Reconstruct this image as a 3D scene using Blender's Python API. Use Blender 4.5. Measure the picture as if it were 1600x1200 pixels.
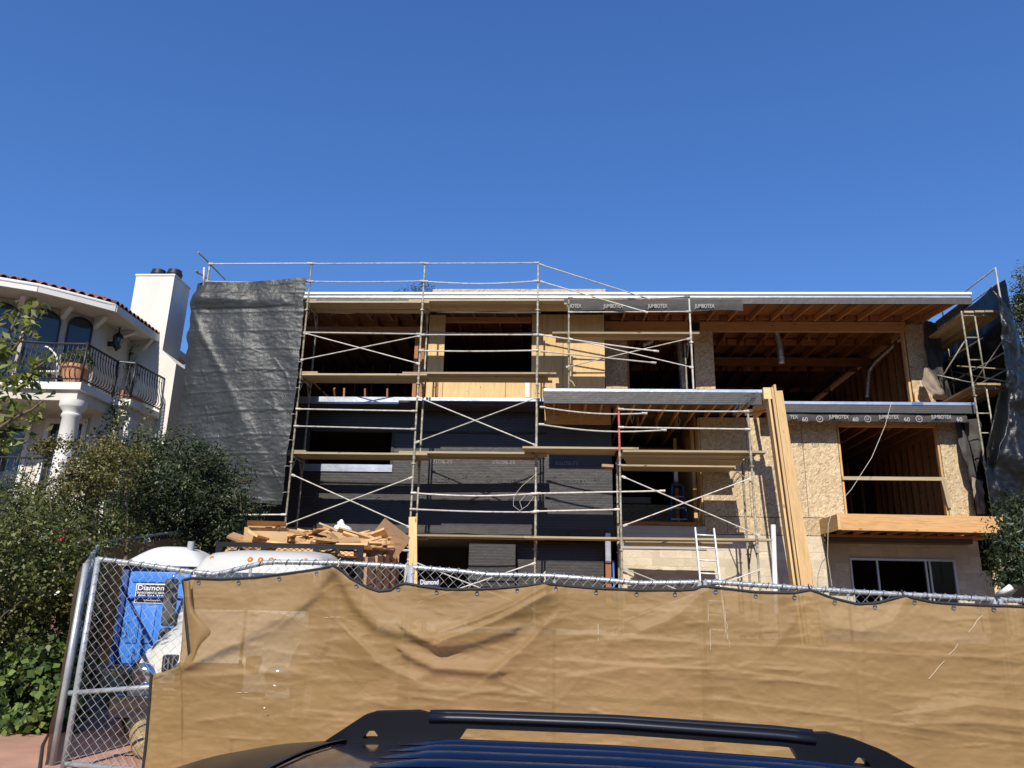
import bpy, bmesh, math, random
import numpy as np
from mathutils import Vector, Matrix, noise

for o in list(bpy.data.objects):
    bpy.data.objects.remove(o, do_unlink=True)
scene = bpy.context.scene
C = scene.collection
random.seed(7)
RNG = np.random.default_rng(11)

# ------------------------------------------------------------------ camera
# the camera is the origin of the site: X along the facade, Y into the lot, Z up, the street lies 2 m below
PITCH, YAW, ROLL, FPX = math.radians(16.33), math.radians(2.95), math.radians(1.17), 1200.0
_F = Vector((0, math.cos(PITCH), math.sin(PITCH))); _R = Vector((1, 0, 0)); _U = _R.cross(_F)
_Z = Matrix.Rotation(YAW, 3, 'Z')
_F, _R, _U = _Z @ _F, _Z @ _R, _Z @ _U
_R, _U = math.cos(ROLL)*_R + math.sin(ROLL)*_U, math.cos(ROLL)*_U - math.sin(ROLL)*_R
cd = bpy.data.cameras.new('camera'); cam = bpy.data.objects.new('camera', cd); C.objects.link(cam)
cd.sensor_width = 36.0; cd.lens = 36.0*FPX/1600.0; cd.clip_start = 0.05; cd.clip_end = 3000
M = Matrix.Identity(4)
for i in range(3):
    M[i][0], M[i][1], M[i][2] = _R[i], _U[i], -_F[i]
cam.matrix_world = M
scene.camera = cam

# ------------------------------------------------------------------ sky and sun
SUN_EL, SUN_DX = math.radians(38.6), 0.085          # sun high behind the camera, a little to the left
w = bpy.data.worlds.new('World'); scene.world = w; w.use_nodes = True
nt = w.node_tree; bg = nt.nodes['Background']
sky = nt.nodes.new('ShaderNodeTexSky'); sky.sky_type = 'NISHITA'; sky.sun_disc = False
sky.sun_elevation = SUN_EL; sky.sun_rotation = math.radians(184.9)
sky.altitude = 120; sky.air_density = 1.0; sky.dust_density = 0.0; sky.ozone_density = 8.0
ga = nt.nodes.new('ShaderNodeGamma'); ga.inputs[1].default_value = 0.75     # the phone's even rendering of a clear sky
hs = nt.nodes.new('ShaderNodeHueSaturation'); hs.inputs['Hue'].default_value = 0.514; hs.inputs['Saturation'].default_value = 1.25; hs.inputs['Value'].default_value = 1.3
nt.links.new(sky.outputs[0], ga.inputs[0]); nt.links.new(ga.outputs[0], hs.inputs['Color']); nt.links.new(hs.outputs[0], bg.inputs[0]); bg.inputs[1].default_value = 0.142
sl = bpy.data.lights.new('sun', 'SUN'); sl.energy = 5.0; sl.angle = math.radians(0.53); sl.color = (1.0, 0.945, 0.85)
sun = bpy.data.objects.new('sun', sl); C.objects.link(sun)
sd = Vector((SUN_DX, 1.0, -math.tan(SUN_EL)))
sun.rotation_euler = sd.to_track_quat('-Z', 'Y').to_euler(); sun.location = (-3, -20, 25)
scene.view_settings.view_transform = 'Standard'; scene.view_settings.look = 'None'
scene.view_settings.exposure = 0.35; scene.view_settings.gamma = 1.0; scene.view_settings.use_curve_mapping = False
scene.render.engine = 'CYCLES'
scene.cycles.max_bounces = 7; scene.cycles.transparent_max_bounces = 16

# ------------------------------------------------------------------ helpers: measuring
def ray(px, py): return _F*FPX + _R*(px-800) + _U*(600-py)
def P(px, py, Y):                   # the site point seen at this spot of the photograph on the plane Y
    d = ray(px, py); return d*(Y/d.y)
def PZ(px, py, z):
    d = ray(px, py); return d*(z/d.z)
def V(*a): return Vector(a)
def n3(x, y, z=0.0): return noise.noise(Vector((x, y, z)))
def interp(pts, x):
    if x <= pts[0][0]: return pts[0][1]
    for (a, b), (c, d) in zip(pts, pts[1:]):
        if x <= c: return b + (d-b)*(x-a)/(c-a) if c > a else d
    return pts[-1][1]

# ------------------------------------------------------------------ helpers: materials
class NT:
    def __init__(s, m): s.t = m.node_tree; s.n = s.t.nodes
    def add(s, k, **kw):
        nd = s.n.new(k)
        for a, b in kw.items(): setattr(nd, a, b)
        return nd
    def link(s, a, b): s.t.links.new(a, b)
MATS = {}
def base_mat(name, rough=0.7, metal=0.0, spec=0.5):
    m = bpy.data.materials.new(name); m.use_nodes = True; MATS[name] = m
    b = m.node_tree.nodes['Principled BSDF']
    b.inputs['Roughness'].default_value = rough; b.inputs['Metallic'].default_value = metal
    b.inputs['Specular IOR Level'].default_value = spec
    return m, NT(m), b
def coords(t, stretch=(1, 1, 1), rnd=True):
    tc = t.add('ShaderNodeTexCoord'); mp = t.add('ShaderNodeMapping'); mp.inputs['Scale'].default_value = stretch
    t.link(tc.outputs['Object'], mp.inputs['Vector'])
    if rnd:
        oi = t.add('ShaderNodeObjectInfo'); mu = t.add('ShaderNodeVectorMath', operation='SCALE')
        mu.inputs[0].default_value = (37, 21, 13); t.link(oi.outputs['Random'], mu.inputs['Scale'])
        t.link(mu.outputs[0], mp.inputs['Location'])
    return mp.outputs['Vector']
def ramp(t, fac, stops):
    r = t.add('ShaderNodeValToRGB'); e = r.color_ramp.elements
    while len(e) < len(stops): e.new(0.5)
    for i, (p, c) in enumerate(stops): e[i].position = p; e[i].color = (*c, 1)
    t.link(fac, r.inputs['Fac']); return r.outputs['Color']
def noise_tex(t, vec, scale, detail=4, rough=0.55, kind='FBM', dist=0.0):
    n = t.add('ShaderNodeTexNoise'); n.noise_type = kind
    n.inputs['Scale'].default_value = scale; n.inputs['Detail'].default_value = detail
    n.inputs['Roughness'].default_value = rough; n.inputs['Distortion'].default_value = dist
    t.link(vec, n.inputs['Vector']); return n.outputs[0]
def bump(t, b, h, strength=0.3, dist=0.01, prev=None):
    k = t.add('ShaderNodeBump'); k.inputs['Strength'].default_value = strength; k.inputs['Distance'].default_value = dist
    t.link(h, k.inputs['Height'])
    if prev: t.link(prev, k.inputs['Normal'])
    t.link(k.outputs[0], b.inputs['Normal']); return k.outputs[0]
def mixc(t, fac, a, bcol, mode='MIX'):
    x = t.add('ShaderNodeMix', data_type='RGBA', blend_type=mode)
    if isinstance(fac, float): x.inputs[0].default_value = fac
    else: t.link(fac, x.inputs[0])
    for s, i in ((a, 6), (bcol, 7)):
        if isinstance(s, tuple): x.inputs[i].default_value = (*s, 1)
        else: t.link(s, x.inputs[i])
    return x.outputs[2]
ALB = 0.92         # the photograph is exposed for its sunlit faces
def sc(c, k): return tuple(min(1, max(0, a*k)) for a in c)
def vary(t, col, amount=0.25):      # each object of a kind a little lighter or darker
    oi = t.add('ShaderNodeObjectInfo'); mr = t.add('ShaderNodeMapRange')
    mr.inputs['To Min'].default_value = 1-amount; mr.inputs['To Max'].default_value = 1+amount*0.6
    t.link(oi.outputs['Random'], mr.inputs['Value'])
    h = t.add('ShaderNodeHueSaturation'); t.link(col, h.inputs['Color']); t.link(mr.outputs[0], h.inputs['Value'])
    return h.outputs[0]
def plain(name, col, rough=0.7, metal=0.0, var=0.25, scale=3.0, bscale=40.0, bs=0.15, bd=0.004, stretch=(1, 1, 1), spec=0.5, ov=0.0, col2=None):
    if metal < 0.5: col = sc(col, ALB)
    m, t, b = base_mat(name, rough, metal, spec); v = coords(t, stretch)
    n = noise_tex(t, v, scale, 5, 0.6)
    c = ramp(t, n, [(0.28, sc(col, 1-var)), (0.72, col2 or sc(col, 1+var))])
    if ov: c = vary(t, c, ov)
    t.link(c, b.inputs['Base Color'])
    if bs: bump(t, b, noise_tex(t, v, bscale, 3), bs, bd)
    return m
def wood(name, col, dark=0.55, ov=0.25, knots=True, rough=0.75, grain=(1.2, 14, 14), streak=1.0):
    col = sc(col, ALB); m, t, b = base_mat(name, rough, 0, 0.3); v = coords(t, grain)
    n = noise_tex(t, v, 2.2*streak, 6, 0.62, dist=0.6)
    c = ramp(t, n, [(0.25, sc(col, dark)), (0.5, col), (0.8, sc(col, 1.18))])
    if knots:
        vk = coords(t, (1.1, 3.5, 3.5)); vo = t.add('ShaderNodeTexVoronoi'); vo.inputs['Scale'].default_value = 1.7
        t.link(vk, vo.inputs['Vector'])
        k = ramp(t, vo.outputs['Distance'], [(0.05, (0.35, 0.28, 0.2)), (0.13, (1, 1, 1))])
        c = mixc(t, 1.0, c, k, 'MULTIPLY')
    if ov: c = vary(t, c, ov)
    t.link(c, b.inputs['Base Color']); bump(t, b, n, 0.3, 0.005)
    return m

wood('lumber', (0.60, 0.40, 0.19), 0.72, 0.16)
wood('lumber_end', (0.66, 0.47, 0.22), 0.72, 0.1)
wood('framing', (0.34, 0.152, 0.062), 0.6, 0.3)
wood('rafter_wood', (0.50, 0.26, 0.11), 0.6, 0.25)  # framing made brighter, bounce light under the eaves put into the colour
wood('beam_wood', (0.58, 0.33, 0.14), 0.66, 0.12)
wood('plank_wood', (0.37, 0.29, 0.175), 0.5, 0.3, grain=(0.7, 16, 16))
wood('offcut_wood', (0.58, 0.36, 0.17), 0.62, 0.42)
wood('bed_wood', (0.42, 0.25, 0.13), 0.55, 0.2)
wood('fence_wood', (0.55, 0.42, 0.25), 0.6, 0.25)
plain('galvanized', (0.56, 0.52, 0.44), 0.5, 0.15, 0.38, 5.0, 60, 0.2, 0.002, ov=0.25)
def tube_mat(name, stops, scale, rough=0.55, ov=0.25):
    m, t, b = base_mat(name, rough, 0.1, 0.4); v = coords(t, (1, 1, 1))
    c = ramp(t, noise_tex(t, v, scale, 6, 0.7), stops); c = vary(t, c, ov); t.link(c, b.inputs['Base Color'])
    bump(t, b, noise_tex(t, v, 50, 3), 0.3, 0.002)
tube_mat('pale_tube', [(0.30, (0.20, 0.16, 0.12)), (0.42, (0.40, 0.37, 0.32)), (0.6, (0.50, 0.475, 0.43)), (0.75, (0.68, 0.66, 0.62))], 8)
tube_mat('dull_post', [(0.32, (0.12, 0.075, 0.045)), (0.45, (0.23, 0.205, 0.14)), (0.58, (0.33, 0.31, 0.24)), (0.72, (0.55, 0.53, 0.46))], 9)
plain('red_post', (0.50, 0.10, 0.09), 0.55, 0, 0.3, 8.0)
plain('green_paint', (0.30, 0.32, 0.10), 0.6, 0, 0.3, 8)
plain('steel', (0.42, 0.43, 0.44), 0.42, 0.55, 0.22, 5, 50, 0.15, 0.002)
plain('fence_steel', (0.40, 0.42, 0.44), 0.40, 0.5, 0.2, 7, 70, 0.2, 0.0015)
plain('wire', (0.50, 0.50, 0.49), 0.42, 0.4, 0.15, 9, 50, 0)
plain('flashing', (0.50, 0.54, 0.60), 0.33, 0.75, 0.2, 3, 9, 0.35, 0.01)
plain('drip_edge', (0.82, 0.82, 0.80), 0.4, 0.0, 0.04, 1, 20, 0.05)
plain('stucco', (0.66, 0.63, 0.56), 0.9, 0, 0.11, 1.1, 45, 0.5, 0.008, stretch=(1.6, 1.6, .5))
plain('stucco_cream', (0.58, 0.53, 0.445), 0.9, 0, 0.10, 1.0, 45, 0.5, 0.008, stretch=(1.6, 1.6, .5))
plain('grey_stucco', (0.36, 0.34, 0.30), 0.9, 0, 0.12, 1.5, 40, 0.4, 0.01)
plain('white_trim', (0.68, 0.66, 0.61), 0.6, 0, 0.05, 2, 30, 0.05)
plain('block', (0.55, 0.47, 0.345), 0.92, 0, 0.14, 2.5, 22, 0.85, 0.02, ov=0.10)
plain('mortar', (0.47, 0.40, 0.29), 0.95, 0, 0.1, 3, 40, 0.3)
plain('iron', (0.025, 0.026, 0.03), 0.45, 0.3, 0.2, 5, 40, 0.1)
plain('black_steel', (0.018, 0.018, 0.022), 0.4, 0.2, 0.3, 5, 40, 0.1)
plain('rubber', (0.015, 0.015, 0.016), 0.7, 0, 0.2, 5, 40, 0.1)
plain('hem_tape', (0.012, 0.012, 0.014), 0.75, 0, 0.2, 8, 60, 0.3)
plain('terracotta', (0.50, 0.22, 0.11), 0.75, 0, 0.15, 3, 40, 0.2)
plain('roof_tile', (0.24, 0.085, 0.05), 0.8, 0, 0.3, 4, 40, 0.4, ov=0.4)
plain('cardboard', (0.50, 0.335, 0.175), 0.85, 0, 0.1, 3, 50, 0.1)
plain('bag_plastic', (0.78, 0.79, 0.80), 0.3, 0, 0.06, 4, 14, 0.6, 0.02)
plain('white_paint', (0.54, 0.53, 0.49), 0.35, 0, 0.10, 2.5, 30, 0.03)
plain('potty_white', (0.64, 0.64, 0.63), 0.4, 0, 0.05, 2, 30, 0.05)
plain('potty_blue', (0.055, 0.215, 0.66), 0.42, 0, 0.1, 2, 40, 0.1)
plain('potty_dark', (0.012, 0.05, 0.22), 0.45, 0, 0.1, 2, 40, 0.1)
plain('grey_plastic', (0.10, 0.10, 0.105), 0.5, 0, 0.2, 4, 40, 0.1)
plain('pipe_grey', (0.35, 0.36, 0.37), 0.5, 0, 0.1, 4, 40, 0.1)
plain('amber', (0.50, 0.20, 0.04), 0.3, 0, 0.1, 5, 40, 0)
plain('chrome', (0.75, 0.76, 0.78), 0.12, 0.95, 0.05, 5, 40, 0)
plain('sign_blue', (0.01, 0.012, 0.05), 0.4, 0, 0.05, 5, 40, 0)
plain('sign_white', (0.82, 0.82, 0.82), 0.5, 0, 0.02, 5, 40, 0)
plain('print_white', (0.33, 0.325, 0.31), 0.8, 0, 0.2, 14, 40, 0)
plain('print_dim', (0.17, 0.165, 0.155), 0.85, 0, 0.35, 10, 40, 0)
plain('print_wall', (0.065, 0.064, 0.066), 0.8, 0, 0.4, 10, 40, 0)
plain('aluminium', (0.60, 0.60, 0.60), 0.35, 0.6, 0.06, 4, 40, 0.05)
plain('ladder_white', (0.70, 0.69, 0.64), 0.4, 0.15, 0.08, 4, 40, 0.05)
plain('ladder_blue', (0.03, 0.12, 0.40), 0.5, 0, 0.1, 4, 40, 0.05)
plain('pvc', (0.80, 0.79, 0.75), 0.4, 0, 0.03, 4, 40, 0)
plain('straw', (0.42, 0.31, 0.15), 0.95, 0, 0.35, 14, 90, 0.9, 0.02)
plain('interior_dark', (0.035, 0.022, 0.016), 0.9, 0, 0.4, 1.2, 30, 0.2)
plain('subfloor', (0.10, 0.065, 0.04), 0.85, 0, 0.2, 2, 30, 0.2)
plain('concrete', (0.42, 0.40, 0.37), 0.9, 0, 0.15, 1.5, 60, 0.3, 0.005)
plain('asphalt', (0.055, 0.055, 0.056), 0.9, 0, 0.25, 2, 120, 0.5, 0.006)
plain('dirt', (0.22, 0.15, 0.095), 0.95, 0, 0.3, 1.2, 20, 0.7, 0.03)
plain('red_paving', (0.42, 0.235, 0.165), 0.85, 0, 0.2, 2.2, 45, 0.35, 0.006)
plain('bark', (0.12, 0.085, 0.055), 0.9, 0, 0.35, 6, 25, 0.8, 0.02)
plain('rope', (0.55, 0.50, 0.42), 0.8, 0, 0.1, 5, 40, 0)
plain('cable_dark', (0.03, 0.03, 0.03), 0.6, 0, 0.1, 5, 40, 0)
plain('blue_tape', (0.05, 0.13, 0.35), 0.5, 0, 0.1, 5, 40, 0)
plain('paper_brown', (0.24, 0.19, 0.145), 0.85, 0, 0.2, 3, 20, 0.3)
wood('bench_wood', (0.34, 0.16, 0.11), 0.6, 0.1)
plain('hill_green', (0.05, 0.055, 0.025), 0.95, 0, 0.5, 0.4, 3, 0.8, 0.3)
plain('red_flower', (0.45, 0.03, 0.03), 0.7, 0, 0.2, 5, 40, 0)
plain('white_flower', (0.75, 0.72, 0.66), 0.7, 0, 0.1, 5, 40, 0)

def mat_osb():
    m, t, b = base_mat('osb', 0.8, 0, 0.3)
    v0 = coords(t, (1, 1, 1)); nz = t.add('ShaderNodeTexNoise'); nz.inputs['Scale'].default_value = 6
    t.link(v0, nz.inputs['Vector'])
    cols = []
    for rot, s in ((0.35, (13, 9, 40)), (-0.6, (42, 9, 14)), (1.2, (18, 9, 38))):
        tc = t.add('ShaderNodeVectorRotate', rotation_type='Y_AXIS'); tc.inputs['Angle'].default_value = rot
        t.link(v0, tc.inputs['Vector'])
        mp = t.add('ShaderNodeMapping'); mp.inputs['Scale'].default_value = s; t.link(tc.outputs[0], mp.inputs['Vector'])
        vo = t.add('ShaderNodeTexVoronoi'); vo.inputs['Scale'].default_value = 1.0; t.link(mp.outputs[0], vo.inputs['Vector'])
        sp = t.add('ShaderNodeSeparateColor'); t.link(vo.outputs['Color'], sp.inputs[0]); cols.append(sp.outputs[0])
    gt = t.add('ShaderNodeMath', operation='GREATER_THAN'); t.link(cols[2], gt.inputs[0]); gt.inputs[1].default_value = 0.5
    a3 = t.add('ShaderNodeMix', data_type='FLOAT'); t.link(gt.outputs[0], a3.inputs[0]); t.link(cols[0], a3.inputs[2]); t.link(cols[1], a3.inputs[3])
    c = ramp(t, a3.outputs[0], [(0.0, (0.26, 0.17, 0.085)), (0.22, (0.40, 0.29, 0.165)), (0.7, (0.47, 0.365, 0.225)), (1.0, (0.60, 0.495, 0.335))])
    big = noise_tex(t, v0, 0.9, 3)
    c = mixc(t, 0.3, c, ramp(t, big, [(0.3, (0.75, 0.75, 0.75)), (0.7, (1, 1, 1))]), 'MULTIPLY')
    t.link(vary(t, c, 0.1), b.inputs['Base Color']); bump(t, b, noise_tex(t, v0, 30, 3), 0.1, 0.002)
mat_osb()
def mat_ply():
    m, t, b = base_mat('plywood', 0.75, 0, 0.3)
    v = coords(t, (9, 9, 1.0)); n = noise_tex(t, v, 1.6, 6, 0.6, dist=1.2)
    c = ramp(t, n, [(0.25, (0.46, 0.29, 0.12)), (0.5, (0.55, 0.375, 0.17)), (0.78, (0.62, 0.45, 0.22))])
    v2 = coords(t, (1, 1, 1)); vo = t.add('ShaderNodeTexVoronoi'); vo.inputs['Scale'].default_value = 3.6; t.link(v2, vo.inputs['Vector'])
    c = mixc(t, 1.0, c, ramp(t, vo.outputs['Distance'], [(0.03, (0.3, 0.22, 0.15)), (0.075, (1, 1, 1))]), 'MULTIPLY')
    t.link(vary(t, c, 0.08), b.inputs['Base Color']); bump(t, b, n, 0.2, 0.003)
mat_ply()
def mat_paper(name, dark, light, lines):
    m, t, b = base_mat(name, 0.45, 0, 0.42); v = coords(t, (1, 1, 1), False)
    sx = t.add('ShaderNodeSeparateXYZ'); t.link(v, sx.inputs[0])
    def saw(sock, per, lo):
        k = t.add('ShaderNodeMath', operation='MULTIPLY'); t.link(sock, k.inputs[0]); k.inputs[1].default_value = 1/per
        nn = t.add('ShaderNodeMath', operation='FRACT'); t.link(k.outputs[0], nn.inputs[0])
        g = t.add('ShaderNodeMath', operation='LESS_THAN'); t.link(nn.outputs[0], g.inputs[0]); g.inputs[1].default_value = lo
        return g.outputs[0]
    hz = saw(sx.outputs[2], lines, 0.16); vt = saw(sx.outputs[0], lines*0.55, 0.12)
    mx = t.add('ShaderNodeMath', operation='MAXIMUM'); t.link(hz, mx.inputs[0])
    vs = t.add('ShaderNodeMath', operation='MULTIPLY'); t.link(vt, vs.inputs[0]); vs.inputs[1].default_value = 0.45
    t.link(vs.outputs[0], mx.inputs[1])
    n = noise_tex(t, v, 1.4, 5, 0.6)
    c = ramp(t, n, [(0.3, dark), (0.7, light)])
    c = mixc(t, mx.outputs[0], c, sc(light, 1.6)); t.link(c, b.inputs['Base Color'])
    k = bump(t, b, noise_tex(t, v, 5, 4, 0.6), 0.35, 0.03); bump(t, b, mx.outputs[0], 0.25, 0.004, k)
mat_paper('lath_paper', (0.021, 0.020, 0.020), (0.034, 0.031, 0.029), 0.075)
mat_paper('fascia_paper', (0.034, 0.032, 0.030), (0.052, 0.047, 0.043), 0.05)
plain('loose_paper', (0.050, 0.046, 0.043), 0.65, 0, 0.2, 3, 9, 0.5, 0.03, spec=0.2)
def mat_tarp(name, a, bb, rough, s1, s2):
    m, t, b = base_mat(name, rough, 0, 0.3 if name == 'grey_tarp' else 0.3); v = coords(t, (1, 1, 1), False)
    n = noise_tex(t, v, 1.2, 5, 0.6); t.link(ramp(t, n, [(0.3, a), (0.7, bb)]), b.inputs['Base Color'])
    va = coords(t, (0.45, 1, 1.3), False); vb = coords(t, (1.3, 1, 0.9), False)
    k = bump(t, b, noise_tex(t, va, 5.5, 4, 0.6, 'RIDGED_MULTIFRACTAL', 0.8), s1, 0.012)
    k = bump(t, b, noise_tex(t, vb, 10, 4, 0.6, 'RIDGED_MULTIFRACTAL', 1.2), s1, 0.008, k)
    bump(t, b, noise_tex(t, v, 40, 3, 0.65), s2, 0.003, k)
mat_tarp('grey_tarp', (0.021, 0.024, 0.0245), (0.034, 0.037, 0.037), 0.44, 0.62, 0.6)
mat_tarp('black_tarp', (0.004, 0.005, 0.006), (0.010, 0.011, 0.012), 0.36, 0.8, 0.6)
def mat_screen():
    m, t, b = base_mat('tan_screen', 0.62, 0, 0.4); v = coords(t, (1, 1, 1), False)
    n = noise_tex(t, v, 0.9, 6, 0.6)
    c = ramp(t, n, [(0.25, (0.238, 0.143, 0.050)), (0.75, (0.298, 0.185, 0.073))])
    v2 = coords(t, (0.35, 1, 2.6), False); f = noise_tex(t, v2, 3.0, 6, 0.65)
    c = mixc(t, 0.5, c, ramp(t, f, [(0.35, (0.82, 0.80, 0.78)), (0.7, (1, 1, 1))]), 'MULTIPLY')
    t.link(c, b.inputs['Base Color'])
    v3 = coords(t, (0.9, 1, 3.0), False)
    k = bump(t, b, noise_tex(t, v3, 3.2, 5, 0.55, 'RIDGED_MULTIFRACTAL', 0.9), 0.42, 0.016)
    v4 = coords(t, (1.0, 1, 2.0), False); k = bump(t, b, noise_tex(t, v4, 14, 5, 0.7, 'RIDGED_MULTIFRACTAL', 0.6), 0.45, 0.005, k); k = bump(t, b, noise_tex(t, v4, 60, 3, 0.7), 0.3, 0.002, k)
    tr = t.add('ShaderNodeBsdfTranslucent'); t.link(c, tr.inputs['Color']); t.link(k, tr.inputs['Normal'])
    tp = t.add('ShaderNodeBsdfTransparent')
    a = t.add('ShaderNodeMixShader'); a.inputs[0].default_value = 0.12; t.link(b.outputs[0], a.inputs[1]); t.link(tr.outputs[0], a.inputs[2])
    d = t.add('ShaderNodeMixShader'); d.inputs[0].default_value = 0.10; t.link(a.outputs[0], d.inputs[1]); t.link(tp.outputs[0], d.inputs[2])
    t.link(d.outputs[0], t.n['Material Output'].inputs['Surface'])
mat_screen()
def mat_glass(name, tint, rough=0.03, spec=0.7):
    m, t, b = base_mat(name, rough, 0, spec); b.inputs['Base Color'].default_value = (*tint, 1)
    v = coords(t); bump(t, b, noise_tex(t, v, 0.8, 1), 0.05, 0.02)
mat_glass('window_glass', (0.025, 0.035, 0.05)); mat_glass('dark_glass', (0.012, 0.012, 0.014), 0.08); mat_glass('car_glass', (0.006, 0.007, 0.010), 0.22, 0.25)
MATS['car_glass'].node_tree.nodes['Principled BSDF'].inputs['IOR'].default_value = 1.12
mat_glass('truck_glass', (0.05, 0.065, 0.075))
def mat_car():
    m, t, b = base_mat('car_paint', 0.32, 0.35, 0.6)
    v = coords(t); n = noise_tex(t, v, 300, 1); t.link(ramp(t, n, [(0.3, (0.0015, 0.003, 0.015)), (0.7, (0.003, 0.007, 0.034))]), b.inputs['Base Color'])
    b.inputs['Coat Weight'].default_value = 1.0; b.inputs['Coat Roughness'].default_value = 0.04
    d = noise_tex(t, v, 3, 5); mr = t.add('ShaderNodeMapRange'); t.link(d, mr.inputs['Value'])
    mr.inputs['To Min'].default_value = 0.03; mr.inputs['To Max'].default_value = 0.12; t.link(mr.outputs[0], b.inputs['Coat Roughness'])
mat_car()
plain('rail_plastic', (0.004, 0.005, 0.009), 0.5, 0, 0.2, 5, 120, 0.12, 0.001, spec=0.14)
plain('scuff_tone', (0.46, 0.38, 0.27), 0.8, 0, 0.2, 8, 40, 0)
plain('rail_bar', (0.008, 0.010, 0.018), 0.4, 0.0, 0.15, 5, 120, 0.1, 0.001, spec=0.3)
def mat_duct():
    m, t, b = base_mat('foil_duct', 0.28, 0.85); v = coords(t)
    t.link(ramp(t, noise_tex(t, v, 22, 4), [(0.3, (0.35, 0.35, 0.36)), (0.7, (0.85, 0.85, 0.86))]), b.inputs['Base Color'])
    bump(t, b, noise_tex(t, v, 30, 3), 0.9, 0.03)
mat_duct()
def mat_leaf(name, cols, rough=0.5, trans=0.25, patch=0.7):
    m, t, b = base_mat(name, rough, 0, 0.45)
    g = t.add('ShaderNodeNewGeometry'); c = ramp(t, g.outputs['Random Per Island'], [(i/(len(cols)-1), q) for i, q in enumerate(cols)])
    v = coords(t, (1, 1, 1), False); n = noise_tex(t, v, 1.1, 3)
    c = mixc(t, patch, c, ramp(t, n, [(0.35, (0.55, 0.62, 0.6)), (0.65, (1.15, 1.05, 0.9))]), 'MULTIPLY')
    t.link(c, b.inputs['Base Color'])
    tr = t.add('ShaderNodeBsdfTranslucent'); t.link(c, tr.inputs['Color'])
    a = t.add('ShaderNodeMixShader'); a.inputs[0].default_value = trans
    t.link(b.outputs[0], a.inputs[1]); t.link(tr.outputs[0], a.inputs[2]); t.link(a.outputs[0], t.n['Material Output'].inputs['Surface'])
mat_leaf('leaf_olive', [(0.026, 0.042, 0.006), (0.060, 0.082, 0.013), (0.100, 0.118, 0.024), (0.17, 0.175, 0.05)])
mat_leaf('leaf_dark', [(0.018, 0.030, 0.012), (0.032, 0.052, 0.020), (0.055, 0.082, 0.030), (0.085, 0.115, 0.05)])
mat_leaf('leaf_bronze', [(0.065, 0.066, 0.014), (0.115, 0.108, 0.026), (0.155, 0.14, 0.04), (0.20, 0.175, 0.065)])
mat_leaf('leaf_ivy', [(0.03, 0.062, 0.014), (0.06, 0.11, 0.025), (0.11, 0.17, 0.04), (0.19, 0.25, 0.06)])
mat_leaf('leaf_tree', [(0.06, 0.085, 0.012), (0.12, 0.155, 0.026), (0.20, 0.23, 0.05), (0.32, 0.33, 0.11)], 0.38, 0.3, 0.3)
mat_leaf('leaf_far', [(0.04, 0.055, 0.022), (0.07, 0.085, 0.038), (0.10, 0.115, 0.055), (0.13, 0.14, 0.07)])
mat_leaf('leaf_box', [(0.06, 0.085, 0.015), (0.10, 0.13, 0.025), (0.15, 0.17, 0.04), (0.18, 0.20, 0.05)])

# ------------------------------------------------------------------ helpers: objects
W = {}          # world matrices
COUNT = {}
def link(o, parent=None, mw=None):
    C.objects.link(o); mw = mw or Matrix.Identity(4)
    if parent is not None:
        o.parent = parent; o.matrix_parent_inverse = W[parent.name].inverted()
    o.matrix_basis = mw; W[o.name] = mw.copy()
    return o
def tag(o, label=None, cat=None, group=None, kind=None):
    if label: o['label'] = label
    if cat: o['category'] = cat
    if group: o['group'] = group
    if kind: o['kind'] = kind
    return o
def thing(name, label, cat, loc, group=None):
    o = bpy.data.objects.new(name, None); o.empty_display_size = 0.2
    link(o, None, Matrix.Translation(Vector(loc))); return tag(o, label, cat, group)
def mesh_obj(name, verts, faces, mat, parent=None, smooth=False, recenter=True):
    verts = [Vector(v) for v in verts]
    if recenter and verts:
        lo = Vector([min(v[i] for v in verts) for i in range(3)]); hi = Vector([max(v[i] for v in verts) for i in range(3)])
        c = Vector(((lo.x+hi.x)/2, (lo.y+hi.y)/2, lo.z))
    else: c = Vector((0, 0, 0))
    me = bpy.data.meshes.new(name); me.from_pydata([v-c for v in verts], [], faces); me.update()
    if smooth:
        me.polygons.foreach_set('use_smooth', [True]*len(me.polygons))
    if mat: me.materials.append(MATS[mat])
    o = bpy.data.objects.new(name, me)
    return link(o, parent, Matrix.Translation(c))
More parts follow.
